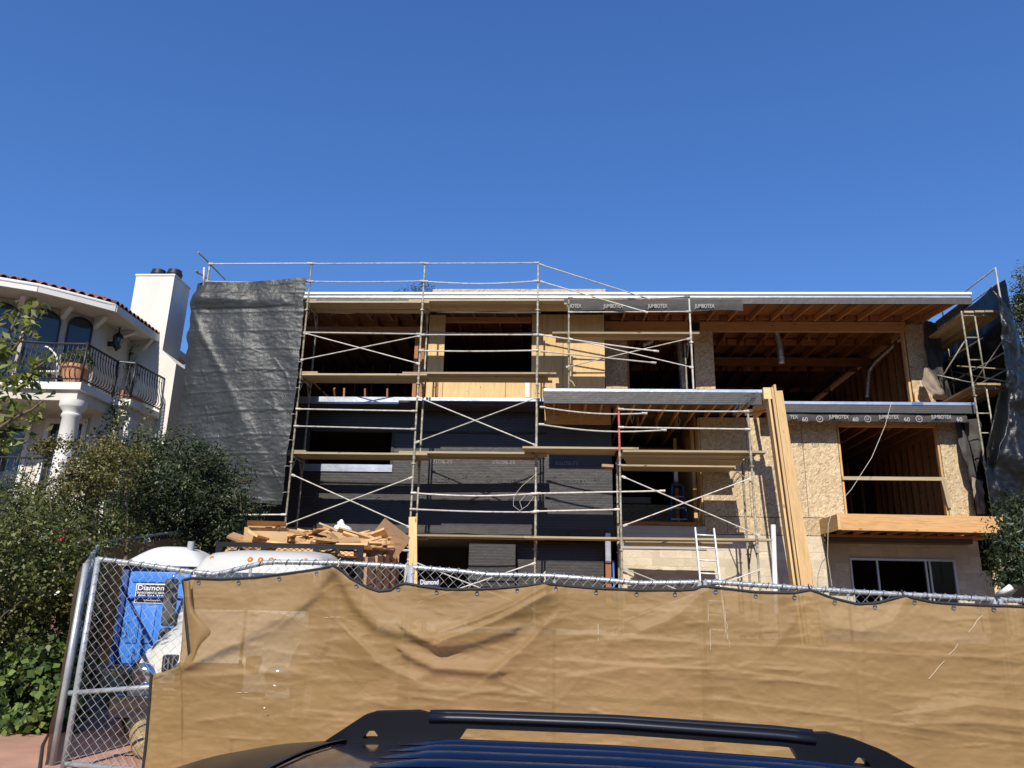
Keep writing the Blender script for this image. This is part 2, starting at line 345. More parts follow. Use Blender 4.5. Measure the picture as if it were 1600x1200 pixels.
class MB:
    def __init__(s): s.v = []; s.f = []
    def add(s, vs, fs):
        k = len(s.v); s.v += [Vector(v) for v in vs]; s.f += [tuple(i+k for i in f) for f in fs]; return s
    def box(s, x0, x1, y0, y1, z0, z1):
        return s.add([(x0, y0, z0), (x1, y0, z0), (x1, y1, z0), (x0, y1, z0), (x0, y0, z1), (x1, y0, z1), (x1, y1, z1), (x0, y1, z1)], BOXF)
    def bevbox(s, x0, x1, y0, y1, z0, z1, b=0.01):
        m = bmesh.new(); bmesh.ops.create_cube(m, size=1)
        for v in m.verts:
            v.co = Vector((x0+(v.co.x+.5)*(x1-x0), y0+(v.co.y+.5)*(y1-y0), z0+(v.co.z+.5)*(z1-z0)))
        bmesh.ops.bevel(m, geom=list(m.edges), offset=b, segments=2, affect='EDGES', profile=0.6)
        m.verts.index_update(); s.add([v.co.copy() for v in m.verts], [tuple(v.index for v in f.verts) for f in m.faces]); m.free(); return s
    def obox(s, c, u, v, n, a, b, d):
        c = Vector(c); u = Vector(u).normalized(); v = Vector(v).normalized(); n = Vector(n).normalized()
        return s.add([c+u*i*a/2+v*j*b/2+n*k*d/2 for i, j, k in ((-1, -1, -1), (1, -1, -1), (1, 1, -1), (-1, 1, -1), (-1, -1, 1), (1, -1, 1), (1, 1, 1), (-1, 1, 1))], BOXF)
    def bar(s, p, q, w, h, up=(0, 0, 1)):
        p, q = Vector(p), Vector(q); d = (q-p); L = d.length; d.normalize(); up = Vector(up)
        if abs(d.dot(up)) > 0.98: up = Vector((0, 1, 0))
        v = up.cross(d).normalized(); n = d.cross(v); return s.obox((p+q)/2, d, v, n, L, w, h)
    def tube(s, pts, r, n=8, caps=True):
        pts = [Vector(p) for p in pts]; rs = r if isinstance(r, (list, tuple)) else [r]*len(pts)
        k = len(s.v); prev = None
        for i, p in enumerate(pts):
            d = (pts[min(i+1, len(pts)-1)] - pts[max(i-1, 0)]).normalized()
            if prev is None:
                a = Vector((0, 0, 1)) if abs(d.z) < 0.9 else Vector((1, 0, 0)); u = a.cross(d).normalized()
            else:
                u = (prev - d*prev.dot(d)).normalized()
            prev = u; v = d.cross(u)
            s.v += [p + (u*math.cos(2*math.pi*j/n) + v*math.sin(2*math.pi*j/n))*rs[i] for j in range(n)]
        for i in range(len(pts)-1):
            for j in range(n):
                a = k+i*n+j; b = k+i*n+(j+1) % n; s.f.append((a, b, b+n, a+n))
        if caps:
            s.f.append(tuple(k+j for j in range(n))[::-1]); s.f.append(tuple(k+(len(pts)-1)*n+j for j in range(n)))
        return s
    def lathe(s, c, prof, n=20, caps=True):     # prof: (radius, z)
        k = len(s.v); c = Vector(c)
        for r, z in prof: s.v += [c+Vector((r*math.cos(2*math.pi*j/n), r*math.sin(2*math.pi*j/n), z)) for j in range(n)]
        for i in range(len(prof)-1):
            for j in range(n):
                a = k+i*n+j; b = k+i*n+(j+1) % n; s.f.append((a, b, b+n, a+n))
        if caps:
            s.f.append(tuple(k+j for j in range(n))[::-1]); s.f.append(tuple(k+(len(prof)-1)*n+j for j in range(n)))
        return s
    def prism(s, poly, d):                       # poly: 3d points of one face, d: extrusion
        n = len(poly); k = len(s.v); d = Vector(d)
        s.v += [Vector(p) for p in poly] + [Vector(p)+d for p in poly]
        s.f.append(tuple(range(k, k+n))[::-1]); s.f.append(tuple(range(k+n, k+2*n)))
        for i in range(n): j = (i+1) % n; s.f.append((k+i, k+j, k+n+j, k+n+i))
        return s
    def xform(s, M, k=0):
        for i in range(k, len(s.v)): s.v[i] = M @ s.v[i]
        return s
    def build(s, name, mat, parent=None, smooth=False, recenter=True, auto=None):
        o = mesh_obj(name, s.v, s.f, mat, parent, smooth, recenter)
        bm = bmesh.new(); bm.from_mesh(o.data); bmesh.ops.recalc_face_normals(bm, faces=list(bm.faces)); bm.to_mesh(o.data); bm.free()
        if auto:
            try: o.data.set_sharp_from_angle(angle=math.radians(auto))
            except Exception: pass
        return o
BOXF = [(0, 3, 2, 1), (4, 5, 6, 7), (0, 1, 5, 4), (1, 2, 6, 5), (2, 3, 7, 6), (3, 0, 4, 7)]
def box(name, x0, x1, y0, y1, z0, z1, mat, parent=None): return MB().box(x0, x1, y0, y1, z0, z1).build(name, mat, parent)
MCACHE = {}
def board(name, p, q, w, h, mat, parent=None, up=(0, 0, 1)):
    """a length of timber: local X along it, so the grain runs with it"""
    p, q = Vector(p), Vector(q); d = q-p; L = d.length; d.normalize(); up = Vector(up)
    if abs(d.dot(up)) > 0.98: up = Vector((0, 1, 0))
    v = up.cross(d).normalized(); n = d.cross(v)
    key = ('b', round(L, 2), round(w, 3), round(h, 3), mat)
    if key not in MCACHE:
        me = bpy.data.meshes.new(name); a, b, c = L/2, w/2, h/2
        me.from_pydata([(-a, -b, -c), (a, -b, -c), (a, b, -c), (-a, b, -c), (-a, -b, c), (a, -b, c), (a, b, c), (-a, b, c)], [], BOXF)
        me.update(); me.materials.append(MATS[mat]); MCACHE[key] = me
    o = bpy.data.objects.new(name, MCACHE[key]); c = (p+q)/2
    mw = Matrix(((d.x, v.x, n.x, c.x), (d.y, v.y, n.y, c.y), (d.z, v.z, n.z, c.z), (0, 0, 0, 1)))
    return link(o, parent, mw)
def rod(name, p, q, r, mat, parent=None, n=10):
    p, q = Vector(p), Vector(q); d = q-p; L = d.length; d.normalize()
    key = ('r', n, mat, round(L, 2), round(r, 4))
    if key not in MCACHE:
        t = MB().tube([(0, 0, -L/2), (0, 0, L/2)], r, n); me = bpy.data.meshes.new(name)
        me.from_pydata(t.v, [], t.f); me.update(); me.materials.append(MATS[mat])
        me.polygons.foreach_set('use_smooth', [len(pl.vertices) == 4 for pl in me.polygons]); MCACHE[key] = me
    o = bpy.data.objects.new(name, MCACHE[key]); q3 = d.to_track_quat('Z', 'Y').to_matrix().to_4x4()
    return link(o, parent, Matrix.Translation((p+q)/2) @ q3)
def bent(name, pts, r, mat, parent=None, n=8): return MB().tube(pts, r, n).build(name, mat, parent, True, auto=50)
def grid(name, fn, nu, nv, mat, parent=None, smooth=True, recenter=False):
    vs = [fn(i/nu, j/nv) for j in range(nv+1) for i in range(nu+1)]; n = nu+1
    fs = [(j*n+i, j*n+i+1, (j+1)*n+i+1, (j+1)*n+i) for j in range(nv) for i in range(nu)]
    return mesh_obj(name, vs, fs, mat, parent, smooth, recenter)
def text(name, s, size, loc, xdir, updir, mat, parent=None, width=None, ext=0.0):
    cu = bpy.data.curves.new('t', 'FONT'); cu.body = s; cu.size = size; cu.align_x = 'CENTER'; cu.align_y = 'CENTER'; cu.extrude = ext
    cu.offset = size*0.012
    to = bpy.data.objects.new('t', cu); C.objects.link(to)
    dg = bpy.context.evaluated_depsgraph_get(); me = bpy.data.meshes.new_from_object(to.evaluated_get(dg)); me.name = name
    bpy.data.objects.remove(to); bpy.data.curves.remove(cu)
    me.materials.clear(); me.materials.append(MATS[mat])
    if width:
        xs = [v.co.x for v in me.vertices]; k = width/(max(xs)-min(xs))
        for v in me.vertices: v.co.x *= k
    x = Vector(xdir).normalized(); z = x.cross(Vector(updir)).normalized(); y = z.cross(x)
    mw = Matrix(((x.x, y.x, z.x, loc[0]), (x.y, y.y, z.y, loc[1]), (x.z, y.z, z.z, loc[2]), (0, 0, 0, 1)))
    return link(bpy.data.objects.new(name, me), parent, mw)
def np_mesh(name, verts, quads, mat, parent=None, smooth=False):
    me = bpy.data.meshes.new(name); nv, nq = len(verts), len(quads); kq = quads.shape[1]
    me.vertices.add(nv); me.vertices.foreach_set('co', np.asarray(verts, dtype=np.float32).ravel())
    me.loops.add(nq*kq); me.loops.foreach_set('vertex_index', np.asarray(quads, dtype=np.int32).ravel())
    me.polygons.add(nq); me.polygons.foreach_set('loop_start', np.arange(0, nq*kq, kq, dtype=np.int32))
    me.polygons.foreach_set('loop_total', np.full(nq, kq, dtype=np.int32)); me.update(calc_edges=True); me.validate()
    me.materials.append(MATS[mat]); return link(bpy.data.objects.new(name, me), parent)
def leaves(cent, outward, size, aspect=0.5, up=0.4, spread=0.9):
    """diamond leaves, slightly folded: cent (N,3)"""
    n = len(cent); nrm = outward*0.8 + RNG.normal(size=(n, 3))*spread; nrm[:, 2] += up
    nrm /= np.linalg.norm(nrm, axis=1)[:, None]+1e-9
    a = RNG.normal(size=(n, 3)); a -= nrm*np.sum(a*nrm, axis=1)[:, None]; a /= np.linalg.norm(a, axis=1)[:, None]+1e-9
    b = np.cross(nrm, a); s = size*RNG.uniform(0.6, 1.3, size=n)[:, None]
    v = np.empty((n, 4, 3)); fold = nrm*s*0.12
    v[:, 0] = cent-a*s*0.5; v[:, 1] = cent+b*s*aspect*0.5+fold; v[:, 2] = cent+a*s*0.5; v[:, 3] = cent-b*s*aspect*0.5+fold
    return v.reshape(-1, 3), np.arange(n*4).reshape(-1, 4)
def shoots(ells, n, length, size, aspect=0.5, droop=0.5):
    """stray shoots that break the outline: leaves strung along short arching twigs"""
    cs, os_, tw = [], [], MB()
    for _ in range(n):
        c, r, _k = ells[RNG.integers(len(ells))]; d = RNG.normal(size=3); d[1] = -abs(d[1])*.7; d[2] = abs(d[2])*.8+.1; d /= np.linalg.norm(d)
        p0 = np.array(c)+d*np.array(r)*.9; L = length*RNG.uniform(.5, 1.3); side = RNG.normal(size=3)*.35; pts = []
        for i in range(11):
            t = i/10; p = p0+(d+side*t)*L*t+np.array([0, 0, -droop*L*t*t]); pts.append(Vector(p))
            for _j in range(2): cs.append(p+RNG.normal(size=3)*size*.5); os_.append(d+RNG.normal(size=3)*.6)
        tw.tube(pts[::3], .006, 4, False)
    return leaves(np.array(cs), np.array(os_), size, aspect), tw
def crown(ells, clump_r, per, size, aspect=0.55, fill=0.15, droop=0.0, jag=0.25, gapf=2.3, thr=-0.16, dig=0.30):
    """leaf clumps spread over lumpy ellipsoids: ells = [(centre, radii, clumps)]"""
    cs, os_ = [], []
    for c, r, n in ells:
        c, r = np.array(c), np.array(r)
        d = RNG.normal(size=(n, 3)); d /= np.linalg.norm(d, axis=1)[:, None]
        rad = np.where(RNG.random(n) < fill, RNG.uniform(0.3, 0.85, n), RNG.uniform(1-jag, 1+jag*0.35, n))
        cc = c+d*r*rad[:, None]
        nz = np.array([n3(q[0]*gapf, q[1]*gapf, q[2]*gapf) for q in cc]); cc = c+(cc-c)*(1+dig*nz)[:, None]; kp = nz > thr; cc, d = cc[kp], d[kp]
        k = np.repeat(cc, per, axis=0); o = np.repeat(d, per, axis=0)
        j = RNG.normal(size=k.shape)*clump_r*0.5; j[:, 2] -= droop*np.abs(RNG.normal(size=len(k)))*clump_r
        cs.append(k+j); os_.append(o+j/clump_r*0.7)
    return leaves(np.concatenate(cs), np.concatenate(os_), size, aspect)

# ================================================================== ground
def gz(x, y):
    xs = max(-14, min(16, x)); cross = -0.045*xs
    if y < 4.3: b = -2.0
    elif y < 6.4: b = -1.9 + (y-4.3)/2.1*0.40
    elif y < 9: b = -1.5
    elif y < 18: b = -1.5 + (y-9)*0.10
    else: b = -0.6 + min(y-18, 60)*0.02
    k = max(0.0, min(1.0, (14-y)/6))          # the lot levels out towards the house
    return b + cross*k
def sheet(name, x0, x1, y0, y1, nx, ny, dz, mat, kind='structure', rough=0.0):
    o = grid(name, lambda u, v: (x0+(x1-x0)*u, y0+(y1-y0)*v, gz(x0+(x1-x0)*u, y0+(y1-y0)*v)+dz+rough*n3(u*nx*.4, v*ny*.4)), nx, ny, mat)
    return tag(o, kind=kind)
ys = [-300, -60, -6, 0, 2, 4.3, 4.31, 5.5, 6.4, 7, 8, 9, 10, 11, 12, 13, 14, 16, 18, 22, 40, 78, 400]
xs = [-300, -60, -30, -14, -10, -8, -6, -4, -2, 0, 2, 4, 6, 8, 10, 12, 16, 40, 300]
vs = [(x, y, gz(x, y)-0.02) for y in ys for x in xs]; n = len(xs)
tag(mesh_obj('ground', vs, [(j*n+i, j*n+i+1, (j+1)*n+i+1, (j+1)*n+i) for j in range(len(ys)-1) for i in range(n-1)], 'dirt', None, False, False), kind='structure')
tag(grid('hillside', lambda u, v: V(-90+180*u, -7.5-60*v, -2.1+13*min(1, v*2.4)**.7+1.5*n3(u*18, v*8)*min(1, v*6)), 60, 24, 'hill_green'), kind='structure')  # unseen hill added behind the camera to cut the low sky fill
sheet('street', -60, 60, -6.0, 4.0, 60, 8, -0.01, 'asphalt')
kb = MB()
for i in range(40):
    x0, x1 = -20+i, -20+i+0.985
    kb.add([(x0, 4.0, gz(x0, 4)-.1), (x1, 4.0, gz(x1, 4)-.1), (x1, 4.28, gz(x1, 4)-.1), (x0, 4.28, gz(x0, 4)-.1),
            (x0, 4.02, gz(x0, 4)+.11), (x1, 4.02, gz(x1, 4)+.11), (x1, 4.28, gz(x1, 4)+.11), (x0, 4.28, gz(x0, 4)+.11)], BOXF)
tag(kb.build('kerb', 'concrete'), kind='structure')
sheet('pavement', -20, 20, 4.32, 6.3, 40, 6, 0.0, 'concrete')
sheet('driveway', -5.3, 2.2, 6.3, 17.5, 24, 34, 0.006, 'red_paving')

# ================================================================== the house under construction
YF, YU, YR, YD1, YD2 = 19.86, 21.0, 19.1, 18.2, 19.25
house = thing('unfinished_house', 'three storey timber framed house under construction wrapped in black paper and sheathing board', 'house', (1.0, 20, -0.4))
H = house
def panels(name, x0, x1, z0, z1, y, t, mat, xc=(), zc=(), parent=None, gap=0.006):
    X = [x0]+[c for c in xc if x0 < c < x1]+[x1]; Zs = [z0]+[c for c in zc if z0 < c < z1]+[z1]
    for a, b in zip(X, X[1:]):
        for c, d in zip(Zs, Zs[1:]):
            dy = random.uniform(-0.004, 0.004)
            box(name, a+gap, b-gap, y+dy, y+dy+t, c+gap, d-gap, mat, parent or H)
# floors, inner walls and roof deck
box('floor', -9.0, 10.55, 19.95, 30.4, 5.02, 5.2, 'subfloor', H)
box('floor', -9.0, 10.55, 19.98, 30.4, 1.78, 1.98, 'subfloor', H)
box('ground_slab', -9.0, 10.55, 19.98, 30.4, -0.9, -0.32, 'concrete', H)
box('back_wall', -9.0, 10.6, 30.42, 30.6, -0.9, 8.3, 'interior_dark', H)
box('side_wall', -9.12, -9.0, 19.9, 30.6, -0.9, 8.1, 'osb', H)
box('side_wall', 10.56, 10.68, 21.05, 30.6, 5.2, 8.1, 'osb', H)
box('side_wall', 10.56, 10.68, 19.9, 30.6, 1.98, 5.0, 'osb', H)
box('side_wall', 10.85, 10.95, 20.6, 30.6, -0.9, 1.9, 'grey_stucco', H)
box('roof_deck', -9.3, 10.9, 21.1, 30.9, 8.27, 8.31, 'framing', H)
MB().add([(-9.3, 19.12, 8.06), (10.9, 19.12, 8.06), (10.9, 21.1, 8.27), (-9.3, 21.1, 8.27), (-9.3, 19.12, 8.09), (10.9, 19.12, 8.09), (10.9, 21.1, 8.305), (-9.3, 21.1, 8.305)], BOXF).build('roof_deck', 'framing', H)
# inner partitions
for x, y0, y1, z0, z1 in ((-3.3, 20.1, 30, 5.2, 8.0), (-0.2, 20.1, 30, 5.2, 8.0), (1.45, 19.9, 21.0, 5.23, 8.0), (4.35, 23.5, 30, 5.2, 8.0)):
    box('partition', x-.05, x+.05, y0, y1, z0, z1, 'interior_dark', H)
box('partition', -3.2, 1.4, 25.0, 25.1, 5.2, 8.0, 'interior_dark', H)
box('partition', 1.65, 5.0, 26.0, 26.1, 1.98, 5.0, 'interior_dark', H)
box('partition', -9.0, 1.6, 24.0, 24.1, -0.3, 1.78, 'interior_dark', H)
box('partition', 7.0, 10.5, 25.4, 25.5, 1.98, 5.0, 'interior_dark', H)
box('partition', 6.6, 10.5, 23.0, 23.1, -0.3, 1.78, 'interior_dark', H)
# stud rows: right room of the top floor, room behind the lower right opening, left room
for i in range(17):
    y = 21.4+i*0.5
    board('stud', (10.44, y, 5.2), (10.44, y, 7.98), 0.05, 0.14, 'framing', H, (1, 0, 0))
for i in range(12):
    y = 20.3+i*0.42
    board('stud', (10.44, y, 2.0), (10.44, y, 4.78), 0.05, 0.14, 'framing', H, (1, 0, 0))
for i in range(9):
    x = 7.3+i*0.4
    board('stud', (x, 25.3, 2.0), (x, 25.3, 4.78), 0.05, 0.12, 'framing', H, (0, 1, 0))
box('inner_sheathing', 7.2, 8.9, 25.18, 25.22, 2.0, 4.4, 'osb', H)
for i in range(9):
    x = -8.4+i*0.58
    board('stud', (x, 25.0, 5.2), (x, 25.0, 7.98), 0.05, 0.12, 'framing', H, (0, 1, 0))
for x in (-5.3, -4.65, -6.2, -5.9):
    board('stud', (x, 21.0+random.random(), 5.2), (x, 21.0, 6.0), 0.05, 0.12, 'framing', H, (0, 1, 0))
# sill bolts standing along the left window sill
for i in range(7):
    x = -2.85+i*0.385; rod('sill_bolt', (x, 20.0, 5.9), (x, 20.0, 6.19), 0.014, 'steel', H, 6)
# roof rafters over the eaves (each one timber) and joists of the rooms
k = 0
x = -8.9
while x < 10.9:
    board('rafter', (x, 19.16, 7.975), (x, 21.0, 8.165), 0.055, 0.15, 'rafter_wood', H); x += 0.61
x = -8.8
while x < 10.4:
    board('ceiling_joist', (x, 21.15, 8.13), (x, 30.3, 8.13), 0.05, 0.24, 'framing', H); x += 0.61
for j, y in enumerate((22.9, 25.6, 28.2)):
    for i in range(16):
        board('blocking', (1.6+i*0.56, y, 8.12), (1.6+i*0.56+0.5, y, 8.12), 0.05, 0.2, 'framing', H)
board('ceiling_beam', (4.7, 24.2, 7.9), (10.4, 24.2, 7.9), 0.1, 0.28, 'framing', H)
for i in range(26):
    x = 1.75+i*0.35
    if x < 10.4: board('blocking', (x, 20.93, 8.17), (x+0.3, 20.93, 8.17), 0.05, 0.14, 'framing', H)
# joists of the second floor ceiling
x = 1.85
while x < 10.4:
    board('floor_joist', (x, 20.05, 4.88), (x, 30.2, 4.88), 0.05, 0.26, 'framing', H); x += 0.5
# headers
board('header_beam', (1.5, 21.06, 7.93), (10.1, 21.06, 7.93), 0.12, 0.285, 'beam_wood', H)
board('header_beam', (-8.9, 19.95, 7.38), (-3.4, 19.95, 7.38), 0.12, 0.20, 'framing', H)
board('header_beam', (-2.95, 19.95, 7.70), (-0.5, 19.95, 7.70), 0.12, 0.14, 'framing', H)
box('header_plate', 3.98, 4.30, 20.985, 20.995, 7.80, 8.05, 'iron', H)
board('post', (-3.68, 19.93, 5.2), (-3.68, 19.93, 7.3), 0.1, 0.1, 'framing', H, (0, 1, 0))
board('post', (-3.52, 20.0, 5.2), (-3.52, 20.0, 7.7), 0.1, 0.1, 'framing', H, (0, 1, 0))
# upper left: plywood
panels('plywood_panel', -3.36, -2.90, 5.27, 7.82, YF, 0.03, 'plywood', (), (5.94,))
panels('plywood_panel', -2.90, -0.51, 5.27, 5.92, YF, 0.03, 'plywood', (-1.2,))
panels('plywood_panel', -0.51, 1.48, 5.23, 7.84, YF, 0.03, 'plywood', (0.35,), ())
box('sill_plate', -2.90, -0.51, YF+.002, YF+.14, 5.922, 5.96, 'lumber', H)
box('strap_plate', -0.66, -0.56, YF-.012, YF-.005, 5.46, 5.90, 'flashing', H)
board('trim_stud', (-3.05, YF-.03, 5.46), (-3.05, YF-.03, 5.93), 0.05, 0.05, 'framing', H, (0, 1, 0))
MB().box(1.45, 1.478, YF+.035, YU, 5.23, 7.9).build('plywood_panel', 'plywood', H)
# parapet box of sheathing on the roof
MB().box(P(676, 458, 21.2).x, P(946, 458, 21.2).x, 21.2, 23.0, 8.3, P(800, 452, 21.2).z+.01).build('roof_box', 'osb', H)
# upper right: strand board piers
panels('osb_panel', 1.56, 2.20, 5.23, 7.79, YU, 0.03, 'osb')
panels('osb_panel', 4.10, 4.66, 5.23, 7.79, YU, 0.03, 'osb')
panels('osb_panel', 10.06, 10.58, 5.23, 8.0, YU, 0.03, 'osb')
board('trim_stud', (2.23, 21.1, 5.2), (2.23, 21.1, 7.79), 0.05, 0.1, 'framing', H, (0, 1, 0))
board('trim_stud', (4.05, 21.1, 5.2), (4.05, 21.1, 7.79), 0.05, 0.1, 'framing', H, (0, 1, 0))
board('trim_stud', (10.02, 21.1, 5.2), (10.02, 21.1, 7.79), 0.06, 0.12, 'lumber', H, (0, 1, 0))
board('trim_stud', (10.12, 20.95, 5.2), (10.12, 20.95, 5.95), 0.12, 0.05, 'lumber', H, (0, 1, 0))
# left facade: courses of black paper under wire lath, each lapping the one below
WX0, WX1, WZ0, WZ1 = -6.49, -4.13, 3.58, 4.53
def course(x0, x1, z0, z1, k):
    box('paper_course', x0, x1, YF-0.006*k, YF+0.1, z0, z1, 'lath_paper', H)
course(-9.0, 1.61, 1.93, 2.72, 1); course(-9.0, 1.61, 2.72, WZ0, 2)
course(-9.0, WX0, WZ0, WZ1, 3); course(WX1, 1.61, WZ0, WZ1, 3)
course(-9.0, 1.61, WZ1, 5.04, 4)
grid('paper_edge', lambda u, v: (-5.9+7.3*u, YF-.02-.03*v-.012*n3(u*14, v), 1.99-.17*v+.03*n3(u*9, 3)*v+.0*u), 60, 3, 'loose_paper', H)
grid('paper_lap', lambda u, v: (-4.1+4.0*u, YF-.035-.02*v-.008*n3(u*9, 5), 4.49-.05*v+.015*n3(u*6, 9)), 40, 2, 'loose_paper', H)  # paler strip standing for a thin sunlit line between plank shadows
MB().box(1.61, 1.625, YF, YF+1.6, 1.93, 5.0).build('paper_return', 'lath_paper', H)
box('ledge', -9.0, -0.17, YD2+.01, YF+.05, 5.05, 5.235, 'loose_paper', H)
box('metal_strip', -9.0, -3.95, YD2-.006, YD2+.008, 5.085, 5.27, 'flashing', H)
box('metal_strip', -3.945, -0.17, YD2-.004, YD2+.008, 5.185, 5.27, 'flashing', H)
box('ledge_face', -3.945, -0.17, YD2-.002, YD2+.009, 5.05, 5.183, 'loose_paper', H)
box('ledge_top', -9.0, -0.17, YD2+.009, YF, 5.237, 5.262, 'flashing', H)
# window hole of the left facade
win = MB()
for a in ((WX0, WX1, WZ1-.05, WZ1), (WX0, WX0+.06, WZ0, WZ1-.05), (WX1-.06, WX1, WZ0, WZ1-.05)):
    win.box(a[0], a[1], YF-.045, YF+.12, a[2], a[3])
win.build('window_surround', 'loose_paper', H)
MB().box(WX0-.08, WX1, YF-.05, YF-.03, 3.39, 3.58).build('sill_flashing', 'flashing', H)
box('partition', -6.9, -3.8, 21.6, 21.7, 1.98, 5.0, 'interior_dark', H)
# ground storey left
box('rim_board', -9.0, -2.6, YF+.02, YF+.1, 1.70, 1.925, 'bed_wood', H)
box('rim_board', -2.59, 1.4, YF+.05, YF+.12, 1.72, 1.925, 'interior_dark', H)
box('paper_pier', -2.03, -0.85, YF, YF+.3, -0.35, 1.58, 'lath_paper', H)
box('dark_wall', -0.85, 1.42, 20.5, 20.6, -0.35, 1.7, 'lath_paper', H)
box('dark_wall', -9.0, -7.2, YF, YF+.1, -0.35, 1.7, 'lath_paper', H)
board('garage_post', (1.48, 19.8, -0.3), (1.48, 19.8, 1.9), 0.14, 0.14, 'framing', H, (0, 1, 0))
MB().box(1.42, 1.54, 19.715, 19.725, 1.2, 1.88).build('post_strap', 'flashing', H)
rod('green_pipe', (1.62, 19.7, -0.3), (1.6, 19.7, 1.2), 0.025, 'ladder_blue', H)
# concrete block ground storey right: flush on the left, set back under the balcony
YG = 20.45; GX0, GXS, GX1 = 1.78, 6.87, P(1533, 880, YG).x
gx = [P(px, 890, YG).x for px in (1330, 1372, 1448, 1454, 1492)]; gzt = P(1400, 873, YG).z
def block(x0, x1, z0, z1, y):
    L = round(x1-x0, 2); key = ('blk', L, round(z1-z0, 2))
    if key not in MCACHE:
        t = MB().bevbox(-L/2+.002, L/2-.002, -.008, .03, .002, (z1-z0)-.003, 0.007); me = bpy.data.meshes.new('block'); me.from_pydata(t.v, [], t.f)
        me.update(); me.materials.append(MATS['block']); MCACHE[key] = me
    link(bpy.data.objects.new('block', MCACHE[key]), H, Matrix.Translation((0.5*(x0+x1), y+.01+random.uniform(-.004, .004), z0)))
for a in ((GX0, GXS, -0.35, 1.9, YF), (GXS+.13, gx[0], -0.35, 1.9, YG), (gx[4], GX1, -0.35, 1.9, YG), (gx[0], gx[4], -0.35, 0.30, YG), (gx[0], gx[4], gzt, 1.9, YG)):
    box('block_backing', a[0], a[1], a[4]+.004, a[4]+.14, a[2], a[3], 'mortar', H)
box('block_return', GXS-.02, GXS+.0, YF+.15, YG+.1, -0.35, 1.9, 'block', H)
row = 0; z = 0.30
while z < 1.86:
    z1 = min(z+.2, 1.9)
    for x0, x1, y in ((GX0, GXS, YF), (GXS+.01, GX1, YG)):
        x = x0 - (0.2 if row % 2 else 0)
        while x < x1:
            a, b = max(x, x0), min(x+.4, x1); segs = [(a, b)]
            if y == YG and z < gzt-.02:
                segs = []
                if a < gx[0]-.02: segs.append((a, min(b, gx[0]-.02)))
                if b > gx[4]+.02: segs.append((max(a, gx[4]+.02), b))
            for s0, s1 in segs:
                if s1-s0 > 0.06: block(s0, s1, z, z1, y)
            x += 0.4
    z += 0.2; row += 1
wn = MB()
for a in ((gx[0]-.02, gx[4]+.02, gzt-.05, gzt), (gx[0]-.02, gx[0]+.02, 0.25, gzt-.05), (gx[4]-.03, gx[4]+.02, 0.25, gzt-.05)): wn.box(a[0], a[1], YG-.03, YG+.1, a[2], a[3])
wf = wn.build('window_frame', 'aluminium', H)
for x in gx[1:4]: box('mullion', x-.02, x+.02, YG+.005, YG+.06, 0.25, gzt-.05, 'aluminium', wf)
box('window_pane', gx[3]+.02, gx[4]-.03, YG+.03, YG+.036, 0.25, gzt-.05, 'dark_glass', wf)
box('overhang', GXS, GX1-.02, YF+.04, YG+.2, 1.905, 1.96, 'framing', H)
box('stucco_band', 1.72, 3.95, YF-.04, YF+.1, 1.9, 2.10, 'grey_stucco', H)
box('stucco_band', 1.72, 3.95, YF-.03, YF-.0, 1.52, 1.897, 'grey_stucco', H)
board('ledger', (1.8, YF-.03, 2.15), (3.85, YF-.03, 2.15), 0.1, 0.09, 'framing', H)
# recess of the second storey: inner return, low back wall, pale box painted as a slit of light
box('recess_return', 3.90, 3.93, YF+.05, 24.5, 1.98, 4.95, 'plywood', H)
box('recess_wall', 1.66, 3.85, 23.0, 23.08, 1.98, 3.05, 'osb', H)
box('recess_opening', 1.9, 3.0, 22.95, 22.99, 3.08, 3.26, 'grey_stucco', H)
board('recess_beam', (1.66, 22.0, 4.42), (3.9, 22.0, 4.42), 0.1, 0.25, 'framing', H)
board('recess_post', (3.82, 20.4, 1.98), (3.82, 20.4, 4.75), 0.09, 0.09, 'beam_wood', H, (0, 1, 0))
board('recess_post', (3.55, 21.6, 1.98), (3.55, 21.6, 4.75), 0.09, 0.09, 'beam_wood', H, (0, 1, 0))
# lower right strand board
panels('osb_panel', 3.93, 7.45, 2.36, 4.95, YF, 0.03, 'osb', (5.12, 6.55), ())
panels('osb_panel', 3.93, 6.90, 1.91, 2.355, YF, 0.03, 'osb', (4.5, 5.7), ())
panels('osb_panel', 10.02, 10.62, 2.36, 4.95, YF, 0.03, 'osb')
panels('osb_panel', 7.45, 10.02, 4.80, 4.95, YF, 0.03, 'osb', (8.9,))
board('trim_stud', (7.49, YF+.08, 2.36), (7.49, YF+.08, 4.8), 0.05, 0.12, 'beam_wood', H, (0, 1, 0))
board('trim_stud', (9.99, YF+.08, 2.36), (9.99, YF+.08, 4.8), 0.05, 0.12, 'beam_wood', H, (0, 1, 0))
board('trim_header', (7.5, YF+.08, 4.77), (9.98, YF+.08, 4.77), 0.12, 0.06, 'beam_wood', H)
board('crossbar', (7.46, YF-.02, 3.37), (10.02, YF-.02, 3.38), 0.03, 0.09, 'plank_wood', H)
board('prop', (9.94, YF-.05, 3.36), (10.02, YF-.05, 2.65), 0.09, 0.03, 'plank_wood', H, (0, 1, 0))
# cantilevered balcony of new timber
board('balcony_beam', (6.86, 18.67, 2.13), (10.62, 18.67, 2.11), 0.09, 0.38, 'beam_wood', H)
board('balcony_side', (6.83, 18.63, 2.13), (6.83, 19.84, 2.13), 0.07, 0.36, 'lumber', H)
for i in range(9):
    x = 7.2+i*0.41; board('balcony_joist', (x, 18.74, 2.06), (x, 19.84, 2.06), 0.05, 0.22, 'framing', H)
box('balcony_deck', 6.9, 10.6, 18.74, 19.85, 2.18, 2.2, 'plywood', H)
